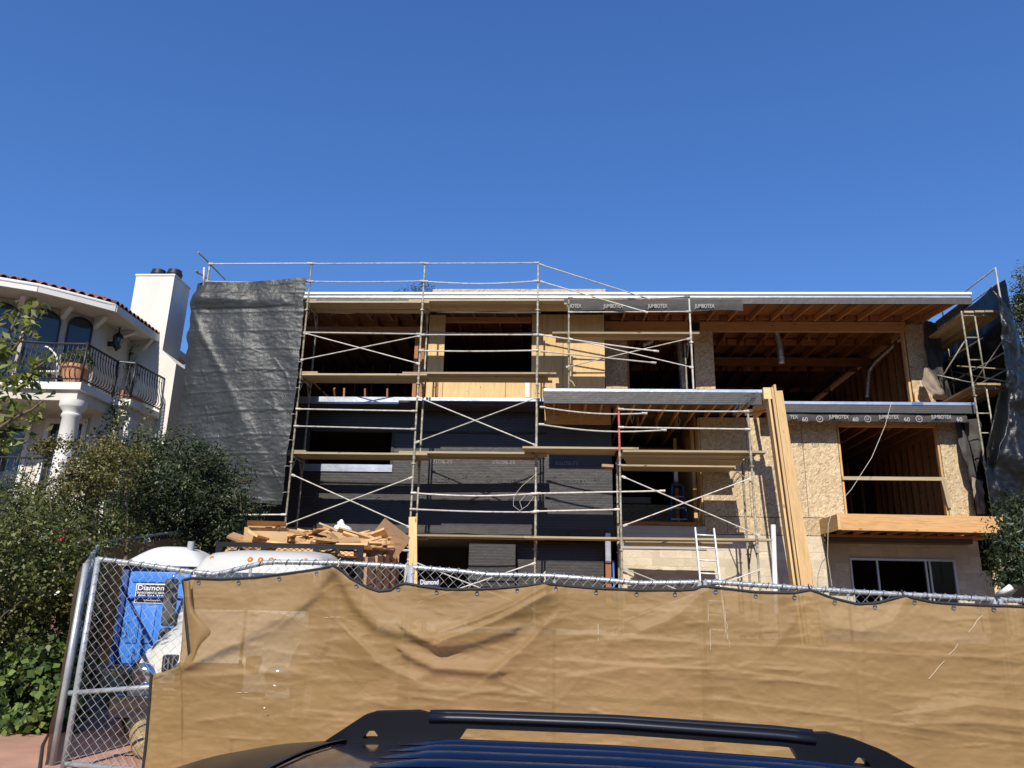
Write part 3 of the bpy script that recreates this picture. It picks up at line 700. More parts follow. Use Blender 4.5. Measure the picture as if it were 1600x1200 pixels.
# decks: fascia of paper and lath, flashing on top, joists below
def deck(x0, x1, y, zt, zb, depth):
    box('fascia', x0, x1, y, y+.05, zb, zt-.08, 'fascia_paper', H)
    box('fascia_lip', x0, x1, y-.006, y+.06, zb-.02, zb-.001, 'iron', H)
    MB().box(x0, x1, y-.012, y+.10, zt-.082, zt-.012).build('deck_flashing', 'flashing', H)
    box('deck_edge', x0, x1, y+.0, y+.12, zt-.010, zt, 'iron', H)
    box('deck_boards', x0+.01, x1-.01, y+.12, y+depth, zt-.06, zt-.02, 'bed_wood', H)
    x = x0+.25
    while x < x1-.1:
        board('deck_joist', (x, y+.09, zt-.19), (x, y+depth, zt-.19), 0.05, 0.24, 'beam_wood', H); x += 0.4
deck(-0.15, 5.14, YD1, 5.24, 4.87, 2.9)
deck(5.44, 10.72, YD2, 5.24, 4.96, 1.9)
board('deck_beam', (5.11, 18.02, 5.08), (5.11+.29, 18.02, 5.08), 0.12, 0.28, 'lumber_end', H)
board('deck_side', (5.36, 18.17, 5.06), (5.36, 19.84, 5.06), 0.06, 0.32, 'beam_wood', H)
board('deck_bracket', (4.95, 18.9, 4.8), (5.33, 18.4, 4.78), 0.05, 0.05, 'beam_wood', H)
box('deck_face', -0.14, 1.6, 19.72, 19.80, 4.7, 5.2, 'beam_wood', H)
box('tape_patch', P(1425, 632, YD2).x, P(1442, 632, YD2).x, YD2-.018, YD2-.0125, 5.15, 5.22, 'blue_tape', H)
# loose paper flaps with print
def flap(name, x0, x1, y, zt, zb, seed, curl=0.05):
    o = grid(name, lambda u, v: (x0+(x1-x0)*u, y-.01-curl*math.sin(v*2.2)*(.6+.5*n3(u*7, seed))-.01*n3(u*20, v*3, seed), zt+(zb-zt)*v+.04*n3(u*5, v, seed)*v), 70, 8, 'loose_paper', H)
    return o
f1 = flap('paper_flap', P(865, 475, YR).x, P(1160, 475, YR).x, YR, P(1000, 468, YR).z, P(1000, 486, YR).z, 2.0)
for px in (893, 958, 1027, 1100):
    c = P(px, 480, YR); text('print', 'JUMBOTEX', 0.15, (c.x, YR-.085, c.z), (1, 0, 0), (0, 0, 1), 'print_white', f1, 0.52)
f2 = flap('paper_flap', P(1228, 650, YD2).x, P(1512, 650, YD2).x, YD2+.08, 4.99, 4.73, 5.0, 0.06)
def sticker(x, y, z, parent, mat, flip=1):
    m = MB(); n = 20
    for i in range(n):
        a0, a1 = 2*math.pi*i/n, 2*math.pi*(i+1)/n
        m.add([(x+.085*math.cos(a0), y, z+.085*math.sin(a0)), (x+.085*math.cos(a1), y, z+.085*math.sin(a1)), (x+.070*math.cos(a1), y, z+.070*math.sin(a1)), (x+.070*math.cos(a0), y, z+.070*math.sin(a0))], [(0, 1, 2, 3)])
    m.build('print', mat, parent); text('print', 'U', 0.09, (x, y, z), (flip, 0, 0), (0, 0, flip), mat, parent)
for px, s in ((1240, 'TEX'), (1310, 'JUMBOTEX'), (1388, 'JUMBOTEX'), (1470, 'JUMBOTEX')):
    c = P(px, 652, YD2); text('print', s, 0.13, (c.x, YD2-.03, c.z), (1, 0, 0), (0, 0, 1), 'print_white', f2, 0.2 if s == 'TEX' else 0.5)
for px in (1257, 1336, 1416, 1498):
    c = P(px, 656, YD2); text('print', '60', 0.15, (c.x, YD2-.035, c.z), (1, 0, 0), (0, 0, 1), 'print_white', f2)
for px in (1280, 1355, 1435): c = P(px, 655, YD2); sticker(c.x, YD2-.035, c.z, f2, 'print_white')
# print on the wall paper (the rolls hang upside down)
for x0, z in ((-5.6, 2.62), (-6.4, 4.82), (-6.2, 3.2)):
    i = 0
    while x0+i*1.72 < 0.9:
        xx = x0+i*1.72; i += 1
        if WX0-.4 < xx < WX1+.3 and z > 3.0: continue
        text('print', 'JUMBOTEX', 0.14, (xx, YF-.03, z), (-1, 0, 0), (0, 0, -1), 'print_wall', H, 0.62)
        text('print', '60', 0.16, (xx+.55, YF-.03, z+.11), (-1, 0, 0), (0, 0, -1), 'print_wall', H)
        sticker(xx-.55, YF-.03, z+.05, H, 'print_wall', -1)
for i, x in enumerate((-3.0, -1.35, 0.3)):
    text('print', 'JUMBOTEX', 0.14, (x+.15, YF-.03, 3.68), (-1, 0, 0), (0, 0, -1), 'print_dim', H, 0.62)
    text('print', '60', 0.16, (x-.6, YF-.03, 3.84), (-1, 0, 0), (0, 0, -1), 'print_dim', H); sticker(x-.15-.9, YF-.03, 3.8, H, 'print_dim', -1)
text('print', 'JUMBOTEX', 0.14, (-1.3, YF-.004, 0.80), (1, 0, 0), (0, 0, 1), 'print_dim', H, 0.6); sticker(-1.85, YF-.004, 0.78, H, 'print_dim')
# roof edge
box('roof_fascia', -9.3, 10.95, YR, YR+.05, 7.85, 8.02, 'fascia_paper', H)
MB().box(-9.3, 10.95, YR-.01, YR+.06, 8.022, 8.055).build('gutter_strip', 'flashing', H)
MB().box(-9.3, 10.95, YR+.01, YR+.06, 8.058, 8.108).build('eave_gap', 'steel', H)
MB().box(-9.3, 10.97, YR-.03, YR+.12, 8.11, 8.168).build('drip_edge', 'drip_edge', H)
box('roof_edge_end', 10.952, 10.972, YR+.01, 21.0, 7.86, 8.09, 'fascia_paper', H)
flap('paper_flap', -6.2, P(845, 490, YR).x, YR, 7.90, 7.56, 8.0)
# foil ducts hanging in the rooms
def duct(pts, r):
    out = []
    for a, b in zip(pts, pts[1:]):
        a, b = Vector(a), Vector(b); k = max(3, int((b-a).length/0.06)); out += [a.lerp(b, i/k) for i in range(k)]
    out.append(Vector(pts[-1])); rr = [r*(1+0.10*(1 if i % 2 else -1)+0.06*n3(i*.7, r*50)) for i in range(len(out))]
    MB().tube(out, rr, 12).build('foil_duct', 'foil_duct', H, True)
a, b = P(1213, 515, 22.0), P(1221, 569, 22.0); duct([a, (a+b)/2+V(.03, 0, 0), b], 0.10)
duct([P(1412, 525, 22.2), P(1388, 548, 22.8), P(1368, 566, 23.2), P(1358, 580, 23.3), P(1355, 622, 23.3)], 0.07)
duct([P(1060, 530, 22.5), P(1063, 560, 22.5), P(1068, 607, 22.5)], 0.11)
duct([P(1030, 515, 22.2), P(1015, 535, 22.2), P(1003, 540, 22.2)], 0.09)
# small fittings: recessed lamp cans, wires
for px, py, y in ((520, 492, 20.6), (577, 492, 20.6), (634, 491, 20.6), (1222, 487, 20.4), (1296, 487, 20.4), (1130, 519, 22.5), (1196, 519, 22.5), (1264, 519, 22.5), (1172, 557, 25), (1236, 557, 25)):
    c = P(px, py, y); MB().lathe((c.x, c.y, c.z), [(.09, 0), (.09, .12)], 12).build('lamp_can', 'steel', H, True, auto=40)
for px, py, y, s in ((906, 640, 19.3, 1), (986, 640, 20, 1), (1058, 645, 20, 1), (1130, 522, 22.4, .6), (1195, 520, 22.4, .6), (1263, 522, 22.4, .6), (1168, 560, 24.5, 1.2)):
    c = P(px, py, y); bent('hanging_wire', [c, c+V(.02*s, 0, -.12*s), c+V(-.02, 0, -.25*s), c+V(.03*s, 0, -.38*s)], 0.008, 'rope', H, 5)
    bent('hanging_wire', [c+V(0, 0, -.1*s), c+V(.07*s, 0, -.2*s), c+V(.04*s, 0, -.33*s)], 0.007, 'rope', H, 5)
# torn paper hanging down the right corner
def torn(name, pts, mat, amp, seed, nu=10):
    """pts: rows of (left, right) points from top to bottom"""
    n = len(pts)-1
    def fn(u, v):
        i = min(int(v*n), n-1); k = v*n-i; a = Vector(pts[i][0]).lerp(Vector(pts[i+1][0]), k); b = Vector(pts[i][1]).lerp(Vector(pts[i+1][1]), k)
        p = a.lerp(b, u); p.y += amp*(n3(u*3.1, v*4.5, seed)+.5*n3(u*8, v*10, seed)); p.x += amp*.5*n3(u*3, v*6, seed+4); return p
    return grid(name, fn, nu, n*6, mat, H)
y = 20.92
torn('torn_paper', [(P(1445, 500, y), P(1463, 505, y)), (P(1446, 540, y), P(1472, 540, y)), (P(1452, 575, y-.2), P(1474, 570, y-.3)), (P(1462, 600, y-.2), P(1482, 605, y-.3)), (P(1468, 622, y), P(1490, 625, y-.2))], 'loose_paper', 0.10, 3.0)
torn('torn_paper', [(P(1444, 575, y-.4), P(1452, 575, y-.4)), (P(1440, 600, y-.4), P(1468, 600, y-.5)), (P(1455, 615, y-.4), P(1478, 618, y-.5)), (P(1463, 624, y-.3), P(1482, 626, y-.3))], 'paper_brown', 0.08, 6.0)
y = 19.75
torn('torn_paper', [(P(1490, 655, y), P(1530, 655, y)), (P(1497, 680, y), P(1535, 680, y)), (P(1503, 705, y-.2), P(1530, 715, y)), (P(1512, 735, y-.25), P(1535, 745, y)), (P(1520, 765, y-.1), P(1538, 770, y)), (P(1527, 804, y), P(1540, 804, y))], 'loose_paper', 0.13, 9.0)
torn('torn_paper', [(P(1518, 745, y-.2), P(1536, 752, y-.2)), (P(1521, 775, y-.25), P(1538, 775, y-.2)), (P(1527, 803, y-.2), P(1539, 803, y-.2))], 'paper_brown', 0.05, 12.0)
torn('torn_paper', [(P(1506, 660, 19.6), P(1545, 660, 20.5)), (P(1510, 720, 19.8), P(1556, 720, 20.6)), (P(1520, 770, 19.9), P(1562, 770, 20.6)), (P(1535, 806, 19.9), P(1566, 806, 20.6))], 'black_tarp', 0.08, 14.0)

# ================================================================== scaffolding
LV = [1.53, 3.49, 5.48, 7.42]                  # heights of the plank decks of the tall scaffold
def clamp(p, parent, axis=(1, 0, 0)):
    p = Vector(p); a = Vector(axis).normalized()*0.05
    return MB().tube([p-a, p+a], 0.034, 8).build('clamp', 'galvanized', parent, True, auto=40)
def post(x, y, z0, z1, joints, parent, mat='dull_post', sway=0.0):
    m = MB(); pts = [V(x+sway*n3(x, z*.3), y, z) for z in np.linspace(z0, z1, 9)]; m.tube(pts, 0.0245, 10)
    for z in joints:
        m.tube([(x, y, z-.10), (x, y, z+.10)], 0.031, 10); m.tube([(x, y, z-.012), (x, y, z+.012)], 0.038, 10); m.tube([(x-.055, y-.02, z-.2), (x+.055, y-.02, z-.2)], .011, 6); m.obox((x, y-.03, z-.2), (1, 0, 0), (0, 1, 0), (0, 0, 1), .05, .03, .045)
    return m.build('post', mat, parent, True, auto=40)
def frame_bars(x, y0, y1, zs, parent):
    for z in zs:
        rod('frame_bar', (x, y0, z-.05), (x, y1, z-.05), 0.022, 'dull_post', parent)
        rod('frame_bar', (x, y0+.0, z-.42), (x, y0+.28, z-.06), 0.015, 'dull_post', parent, 6)
        rod('frame_bar', (x, y1-.0, z-.42), (x, y1-.28, z-.06), 0.015, 'dull_post', parent, 6)
def rail(p, q, parent, sag=0.0, mat='pale_tube', r=0.0185, ends=True):
    p, q = Vector(p), Vector(q)
    pts = [p.lerp(q, i/8)+V(0, 0, -sag*math.sin(math.pi*i/8)) for i in range(9)]
    m = MB().tube(pts, r, 8)
    if ends:
        d = (q-p).normalized()
        m.tube([p-d*.02, p+d*.11], 0.029, 8); m.tube([q-d*.11, q+d*.02], 0.029, 8)
    return m.build('guard_rail', mat, parent, True, auto=40)
def cross(p, q, r_, s, parent):
    for a, b in ((p, q), (r_, s)):
        m = MB(); a, b = Vector(a), Vector(b); d = (b-a).normalized()
        m.tube([a, b], 0.0145, 8); m.obox(a+d*.03, d, d.cross(V(0, 1, 0)), (0, 1, 0), .1, .05, .012); m.obox(b-d*.03, d, d.cross(V(0, 1, 0)), (0, 1, 0), .1, .05, .012)
        m.build('cross_brace', 'pale_tube', parent, True, auto=40)
SX = [-8.90, -6.20, -3.24, -0.32]; SY0, SY1 = 18.0, 18.85
sc1 = thing('scaffold', 'tall three bay tube scaffold before the black papered wall, partly under a tarp', 'scaffold', (-4.7, 18.4, gz(-4.7, 18)))
for i, x in enumerate(SX):
    post(x, SY0, -0.42, 8.54, LV, sc1); post(x, SY1, -0.42, 7.36, LV[:3], sc1, 'dull_post'); frame_bars(x, SY0, SY1, LV, sc1)
def PS(px, py): return P(px, py, SY0-.03)
# guard rails and braces of each bay as they hang
for i in range(3):
    a, b = SX[i], SX[i+1]
    rail((a, SY0-.03, 8.49), (b, SY0-.03, 8.50), sc1, 0.0); rail((a, SY0-.03, 7.99), (b, SY0-.03, 8.0), sc1, (0.03, 0.02, 0.07)[i])
    rail((a, SY1+.02, 6.95), (b, SY1+.02, 6.93), sc1, (.02, .0, .03)[i], 'dull_post', 0.018, False)
a, b, c = SX[1], SX[2], SX[3]; yy = SY0-.035
rail((a-.25, yy, 6.60), (b, yy, 6.56), sc1); cross((a, yy, 6.58), (b, yy, 5.78), (a-.03, yy, 5.86), (b, yy, 6.52), sc1)
rail((b, yy, 6.54), (c, yy, 6.55), sc1); rail((b, yy, 6.12), (c, yy, 6.14), sc1, 0.02)
rail((a, yy, 4.60), (b, yy, 4.57), sc1); rail((a, yy, 4.17), (b, yy, 4.12), sc1)
cross((b, yy, 4.93), (c, yy, 3.75), (b+.04, yy, 3.80), (c, yy, 4.93), sc1)
cross((a+.06, yy, 2.98), (b, yy, 1.78), (a-.02, yy, 1.78), (b-.02, yy, 2.95), sc1)
rail((b, yy, 2.58), (c, yy, 2.60), sc1, 0.06); rail((b, yy, 2.20), (c, yy, 2.17), sc1, 0.02)
cross((b, yy, 1.05), (c, yy, 0.0), (b, yy, 0.0), (c, yy, 1.02), sc1)
rail((SX[0], yy, 1.98), (a, yy, 2.03), sc1); rail((b-.3, yy, 1.25), (b+.0, yy, 1.25), sc1, 0)
# rails swung out to the right towards the deck
def free_rail(p0, p1, y0, y1, parent, sag=0.0, mat='pale_tube'):
    return rail(P(*p0, y0), P(*p1, y1), parent, sag, mat)
free_rail((843, 413), (1014, 467), 17.97, 18.3, sc1); free_rail((845, 440), (1011, 488), 17.97, 18.3, sc1)
free_rail((843, 523), (1028, 549), 17.97, 18.1, sc1, 0.01); free_rail((846, 549), (1024, 567), 17.97, 18.1, sc1, 0.0)
free_rail((845, 636), (1010, 646), 17.97, 17.75, sc1, 0.08); free_rail((843, 663), (1040, 672), 17.97, 17.75, sc1, 0.10)
free_rail((838, 771), (1038, 767), 17.97, 17.75, sc1); free_rail((835, 799), (968, 796), 17.97, 17.75, sc1)
# loose end rails on the upper left corner
for (p, q) in (((310, 394), (352, 437)), ((306, 423), (330, 440))):
    m = MB().tube([P(*p, 17.6), P(*q, 18.8)], 0.018, 8); m.tube([P(*p, 17.6), P(*p, 17.6)+V(.05, 0.1, -.04)], 0.03, 8); m.build('end_rail', 'dull_post', sc1, True, auto=40)
rod('end_post', P(319, 418, 17.9), P(318, 448, 17.9), 0.028, 'pale_tube', sc1)

# the scaffold in front of the recess, with the red end post
sc2 = thing('scaffold', 'single bay tube scaffold with a red upper left post before the open recess', 'scaffold', (3.1, 17.7, -0.4))
RX0, RX1, RY0, RY1 = 1.60, 4.56, 17.4, 18.15
post(RX0, RY0, -0.5, 3.46, [1.5, 3.40], sc2, 'dull_post'); post(RX0, RY0, 3.46, 4.56, [], sc2, 'red_post'); post(RX1, RY0, -0.5, 4.52, [1.5, 3.4], sc2, 'dull_post')
post(RX0, RY1, -0.5, 3.4, [1.5], sc2, 'dull_post'); post(RX1-.02, RY1, -0.5, 3.4, [1.5], sc2, 'dull_post')
frame_bars(RX0, RY0, RY1, (1.52, 3.48), sc2); frame_bars(RX1, RY0, RY1, (1.52, 3.48), sc2)
yy = RY0-.035
rail((RX0, yy, 4.50), (RX1, yy, 4.47), sc2, 0.02, 'pale_tube'); rail((RX0, yy, 4.07), (RX1, yy, 4.05), sc2, 0)
cross((RX0+.05, yy, 2.93), (RX1+.05, yy, 1.66), (RX0+.06, yy, 1.83), (RX1-.05, yy, 2.92), sc2)
cross((RX0+.05, yy, 0.90), (RX1, yy, -0.2), (RX0, yy, -0.2), (RX1, yy, 0.92), sc2)
rail((RX1-.28, yy+.6, 3.25), (RX1, yy, 2.8), sc2, 0, 'dull_post', .015, False)

# the small scaffold standing on the deck
sc3 = thing('scaffold', 'small single bay scaffold standing on the projecting deck of the top floor', 'scaffold', (2.0, 18.8, 5.24))
DX0, DX1, DY0, DY1 = 0.47, 3.54, 18.42, 19.02
post(DX0, DY0, 5.24, 7.76, [6.72], sc3, 'dull_post'); post(DX1, DY0, 5.24, 7.78, [6.72], sc3, 'galvanized')
post(DX0+.02, DY1, 5.24, 6.7, [], sc3); post(DX1-.05, DY1, 5.24, 6.7, [], sc3); frame_bars(DX0, DY0, DY1, (6.72,), sc3); frame_bars(DX1, DY0, DY1, (6.72,), sc3)
yy = DY0-.03
rail((DX0, yy, 7.72), (DX1, yy, 7.75), sc3, 0.06, 'dull_post'); rail((DX0, yy, 7.32), (DX1, yy, 7.34), sc3)
cross((DX0+.02, yy, 6.6), (DX1, yy, 5.85), (DX0-.05, yy, 5.85), (DX1-.03, yy, 6.62), sc3)
a = P(896, 561, DY0-.05); bent('green_strap', [a+V(-.1, 0, -.55), a+V(-.02, -.02, -.62), a+V(.03, 0, -.72)], 0.02, 'green_paint', sc3, 6)

# ---- planks: each one a loose board
PLK = {}
def plank(label, x0, x1, y, z, w=0.235, t=0.046, tilt=0.0, mat='plank_wood', group='planks on the tall scaffold', cat='plank'):
    o = board('scaffold_plank', (x0, y, z), (x1, y, z+tilt), w, t, mat)
    return tag(o, label, cat, group)
rows = ('outermost', 'middle', 'innermost'); lvn = ('lowest', 'second', 'third', 'top')
bays = ('left of its centre post' , 'right of its centre post')
off = {(3, 0): (-.12, .05), (3, 1): (-.35, .75), (2, 0): (-.10, .12), (2, 1): (-.42, .35), (1, 0): (-.10, .20), (1, 1): (-.30, .18), (0, 0): (.55, .30), (0, 1): (-.1, .30)}
for lv in (0, 1, 2, 3):
    for bay in (0, 1):
        e0, e1 = off[(lv, bay)]; z = LV[lv]+.03+(0.048 if bay else 0)
        for r in range(3):
            if lv == 0 and r == 2: continue
            d0, d1 = random.uniform(-.12, .12), random.uniform(-.14, .14)
            plank(f'{rows[r]} plank on the {lvn[lv]} deck of the tall scaffold, bay {bays[bay]}', SX[1+bay]+e0+d0, SX[2+bay]+e1+d1, SY0+.13+r*.245, z+random.uniform(-.004, .004), tilt=random.uniform(-.015, .015))
for r in range(2):
    plank(f'{rows[r]} plank peeping out beside the dark tarp on the top deck', SX[0]+.1, SX[1]+.22, SY0+.13+r*.245, LV[3]+.078)
    plank(f'{rows[r]} plank peeping out beside the dark tarp on the third deck', SX[0]+.1, SX[1]+.42+r*.1, SY0+.13+r*.245, LV[2]+.078)
    plank(f'{rows[r]} plank peeping out beside the dark tarp on the second deck', SX[0]+.1, SX[1]+.32-r*.3, SY0+.13+r*.245, LV[1]+.075)
g2 = 'planks bridging from the tall scaffold to the recess scaffold'
for r in range(3):
    plank(f'{rows[r]} plank bridging from the tall scaffold to the red post, second deck', P(822, 705, 17.7).x+random.uniform(-.1, .1), RX0+.45+(-.5 if r else .0), RY0+.25+r*.245, LV[1]+.125, group=g2)
    plank(f'{rows[r]} plank on the upper deck of the scaffold with the red post', RX0+.02+random.uniform(0, .1), RX1+.36-(.18*r), RY0+.13+r*.245, 3.50+.03-(.02 if r else 0), group='planks on the recess scaffold', tilt=.01)
for k_, y_ in enumerate((18.99,)):  # planks hidden behind the front rows, added to shadow the wall
    plank('plank on brackets against the wall side of the second scaffold deck, left bay', SX[1]-.05, SX[2]+.1, y_, LV[1]+.12)
    plank('plank on brackets against the wall side of the second scaffold deck, right bay', SX[2]-.2, SX[3]+.25, y_, LV[1]+.17, tilt=.06)
for k_, y_ in enumerate((18.28, 18.53, 18.78, 19.03)):
    plank(f'{("nearest", "second", "third", "wall side")[k_]} of the four planks behind the low deck at the white ladder', RX0+.15+.1*k_, RX1-.35-.05*k_, y_, 1.56, group='planks on the recess scaffold')
for k_, y_ in enumerate((18.28, 18.53, 18.78, 19.24, 19.48, 19.71)):  # rows nearest the wall added for shade, gap left for a lit strip
    plank(f'{("first", "second", "third", "fourth", "fifth", "last")[k_]} inner plank behind the upper deck of the red post scaffold, counted towards the wall', RX0+.2+.05*(k_ % 3), RX1+.12-.06*(k_ % 2), y_, 3.51, group='planks on the recess scaffold')
for r in range(2):
    plank(f'{rows[r]} plank bridging low down behind the chain link fence towards the red post scaffold', P(668, 840, 17.7).x+random.uniform(-.1, .1)+2.2, RX0+.0, RY0+.2+r*.245, 1.56, group=g2)
    plank(f'{rows[r]} plank on the lower deck of the scaffold with the red post', RX0-.1-.3*r, RX1+.35-(.3*r), RY0+.13+r*.245, 1.555, group='planks on the recess scaffold', tilt=.02)
for r in range(2):
    plank(f'{rows[r]} plank on the small scaffold above the deck', DX0-.42+.1*r, DX1+.22-.05*r, DY0+.13+r*.25, 6.78, group='planks on the deck scaffold', t=.05)
board('x', (0, 0, -50), (0, .1, -50), .01, .01, 'plank_wood').name = 'scratch'; bpy.data.objects.remove(bpy.data.objects['scratch'])
tag(board('short_block', P(940, 728, 17.9), P(958, 729, 17.9), 0.2, 0.06, 'bed_wood'), 'short offcut block under the bridging planks beside the red post', 'wood block')

# ---- right hand scaffold running back along the side of the house
sc4 = thing('scaffold', 'scaffold along the right side of the house, partly wrapped in black tarp', 'scaffold', (11.1, 20, -0.6))
def rp(px, py, y=19.05): return P(px, py, y)
A0, A1 = 10.62, 11.66; FY = 19.05
for y in (FY, 21.9, 24.8):
    post(A0+.0, y, -0.8, 7.62 if y < 20 else 7.5, [1.7, 3.6, 5.55], sc4, 'dull_post'); post(A1, y, -0.8, 8.86 if y < 20 else 8.8, [1.7, 3.6, 5.55, 7.5], sc4, 'pale_tube' if y < 20 else 'dull_post')
    for z in (1.6, 3.6, 5.55, 7.5):
        rod('frame_bar', (A0, y, z), (A1, y, z), 0.022, 'dull_post', sc4); rod('frame_bar', (A0+.32, y, z), (A0+.32, y, z-1.7), 0.02, 'dull_post', sc4)
    for z in (6.9, 6.3, 4.9, 4.4, 3.0): rod('frame_bar', (A0, y, z), (A0+.32, y, z), 0.018, 'dull_post', sc4)
for z in (6.55, 6.1, 4.5, 2.5): rod('guard_rail', (A1-.04, FY, z), (A1-.04, 25, z), 0.02, 'dull_post', sc4)
for z in (8.82, 8.4): rod('guard_rail', (A1-.02, FY, z), (A1-.02, 25, z), 0.02, 'dull_post', sc4)
for z0, z1 in ((5.7, 6.9), (6.9, 5.7)): rod('cross_brace', (A1-.06, FY, z0), (A1-.06, 21.9, z1), 0.016, 'pale_tube', sc4); rod('cross_brace', (A0+.04, FY+.02, z0), (A0+.04, 21.9, z1), 0.016, 'pale_tube', sc4)
rod('guard_rail', P(1495, 572, 19.6), P(1572, 577, 19.1), 0.018, 'plank_wood', sc4); rod('guard_rail', P(1470, 568, 22), P(1535, 528, 19.6), 0.02, 'pale_tube', sc4)
rod('guard_rail', P(1480, 503, 22), P(1484, 530, 21.9), 0.03, 'white_trim', sc4)
for r in range(4):
    for z, nm in ((7.55, 'top'), (5.60, 'lower')):
        o = board('scaffold_plank', (A0+.15+r*.25, FY-.12+random.uniform(-.05, .05), z+.03), (A0+.15+r*.25, 25.2, z+.03), 0.235, 0.05, 'plank_wood', None)
        tag(o, f'{("first", "second", "third", "fourth")[r]} plank from the house on the {nm} deck of the right side scaffold', 'plank', 'planks of the right side scaffold')

# ================================================================== tarps
RE = [(430, 481), (437, 479), (500, 473), (560, 469), (640, 460), (700, 452), (760, 445), (796, 441)]
LE = [(430, 312), (441, 309), (474, 299), (520, 293), (580, 288), (640, 279), (700, 268), (760, 258), (796, 252)]
rt_ = random.Random(3); TCR = []
for i in range(110):
    cx, cy, an, L = rt_.random(), rt_.random(), rt_.choice((rt_.gauss(0, .15), rt_.gauss(.8, .3), rt_.gauss(-.7, .3))), rt_.uniform(.04, .28)
    TCR.append((cx-L/2*math.cos(an), cy-L/3*math.sin(an), cx+L/2*math.cos(an), cy+L/3*math.sin(an), rt_.uniform(.002, .008), rt_.uniform(.006, .013)))
def tarp_crease(u, v):
    d = 0
    for a, b, c, e, h_, w_ in TCR:
        if not (min(a, c)-.04 < u < max(a, c)+.04 and min(b, e)-.04 < v < max(b, e)+.04): continue
        vx, vy = c-a, (e-b)*1.6; t = ((u-a)*vx+(v-b)*1.6*vy)/(vx*vx+vy*vy+1e-9)
        if 0 < t < 1:
            q = (vx*(v-b)*1.6-vy*(u-a))/math.hypot(vx, vy)/w_; d -= h_*min(1, 4*t, 4*(1-t))*(math.exp(-(q/.6)**2) if q < 0 else math.exp(-(q/1.6)**2))
    return d
def tarp_fn(u, v):
    py0 = 441-7*u+3*math.sin(u*math.pi)
    py1 = 792-6*math.sin(u*2.5)
    py = py0+(py1-py0)*v; xl, xr = interp(LE, py), interp(RE, py); px = xl+(xr-xl)*u + 3.0*u**8*n3(0, py*.05, 2)-3.0*(1-u)**8*n3(0, py*.06, 7); py += 5*v**12*n3(u*9, 3, 1)
    y = 17.90-.10*(1-u)**2*0
    p = P(px, py, y); X, Z = p.x, p.z
    d = 0.07*n3(X*.45, Z*.4, 1.3)+0.035*n3(X*2.1+.35*Z, Z*.45, 6.6)+0.02*n3(X*1.4+Z*.7, Z*1.2, 4.1)+0.006*(1-2*abs(n3(X*1.6+.9*Z, Z*2.8, 7.7)))+0.006*(1-2*abs(n3(X*3.2-2.2*Z, Z*5, 2.2)))+.004*(1-2*abs(n3(X*7-2*Z, Z*13, 5.2)))
    # diagonal fold from the upper left tie and creases of the folded sheet
    t = (u*0.9-(v-.12)*1.05); d += -0.035*math.exp(-(t/.035)**2)*max(0, 1-v*1.1)*(1 if v > .08 else .3)
    d += -0.007*math.exp(-(((Z*1.9+.25*n3(X*.5, Z*.3, 9)+.5*n3(0, Z*.9, 4)) % 1.0-.5)/.05)**2)
    if v < .12: d += -.12*(1-u)*math.exp(-((v-.07-.03*u)/.035)**2)
    d += 0.08*max(0, (.10-u)/.10)**1.5
    p.y += d+tarp_crease(u, v)-.06
    return p
tp = thing('tarp', 'big wrinkled dark grey tarp hanging over the left end of the scaffold', 'tarp', (-7.6, 17.9, 2.2))
grid('sheet', tarp_fn, 150, 240, 'grey_tarp', tp)
for k_ in range(9):
    q = tarp_fn(.992, .03+.115*k_); bent('tie', [q+V(0, -.01, 0), q+V(.05, .02, .02), V(SX[1], SY0-.03, q.z+.03)], .007, 'rope', tp, 5)
# black sheet on the right side scaffold: inner side sheet and the crumpled front
def side_fn(u, v):
    y = 18.9+6.6*u; z = 8.45-(5.4+1.8*min(1, u*3))*v+.05*n3(u*6, v*2); return V(A1+.12+.05*n3(y, z, 2)+.03*n3(y*3, z*3, 5), y, z)
st = thing('tarp', 'black plastic sheeting wrapped round the right side scaffold, crumpled at the front', 'tarp', (A1+.3, 19, 2.2))
grid('side_sheet', side_fn, 40, 50, 'black_tarp', st)
grid('end_sheet', lambda u, v: V(10.7+1.1*u, 25.45+.05*n3(u*3, v*6), 8.3-6.6*v), 8, 30, 'black_tarp', st)  # black sheet added at the back, standing for plain scaffold shade
LEF = [(444, 1549), (470, 1562), (540, 1569), (600, 1572), (618, 1574), (640, 1566), (680, 1556), (700, 1548), (730, 1541), (760, 1546), (790, 1553), (830, 1562), (860, 1570)]
REF = [(444, 1554), (470, 1580), (500, 1597), (540, 1612), (600, 1624), (700, 1640), (860, 1660)]
def front_fn(u, v):
    py = 445+(850-445)*v; xl, xr = interp(LEF, py), interp(REF, py); px = xl+(xr-xl)*u
    p = P(px, py, 18.6)
    p.y += .25*u*u+.10*n3(p.x*1.2, p.z*1.1, 3.3)+.08*(1-2*abs(n3(p.x*2.3+p.z*.6, p.z*2.0, 8.8)))+.03*(1-2*abs(n3(p.x*6, p.z*6, 1.8)))
    p.y -= .22*math.exp(-((v-.62-.10*u)/.045)**2)*(.4+u)+.15*math.exp(-((v-.44)/.05)**2)*u
    return p
grid('front_sheet', front_fn, 46, 120, 'black_tarp', st)
torn_pts = [(1566, 610), (1560, 640), (1553, 670), (1547, 700), (1549, 728)]
def fold_fn(u, v):
    i = min(int(v*4), 3); k = v*4-i; a = torn_pts[i]; b = torn_pts[i+1]; px = a[0]+(b[0]-a[0])*k; py = a[1]+(b[1]-a[1])*k
    wd = 3+16*math.sin(math.pi*min(1, v*1.05)); p = P(px+wd*(u-.2), py, 18.55); p.y += .18*math.sin(u*5)+.05*n3(u*4, v*6); return p
grid('hanging_fold', fold_fn, 14, 40, 'black_tarp', st)

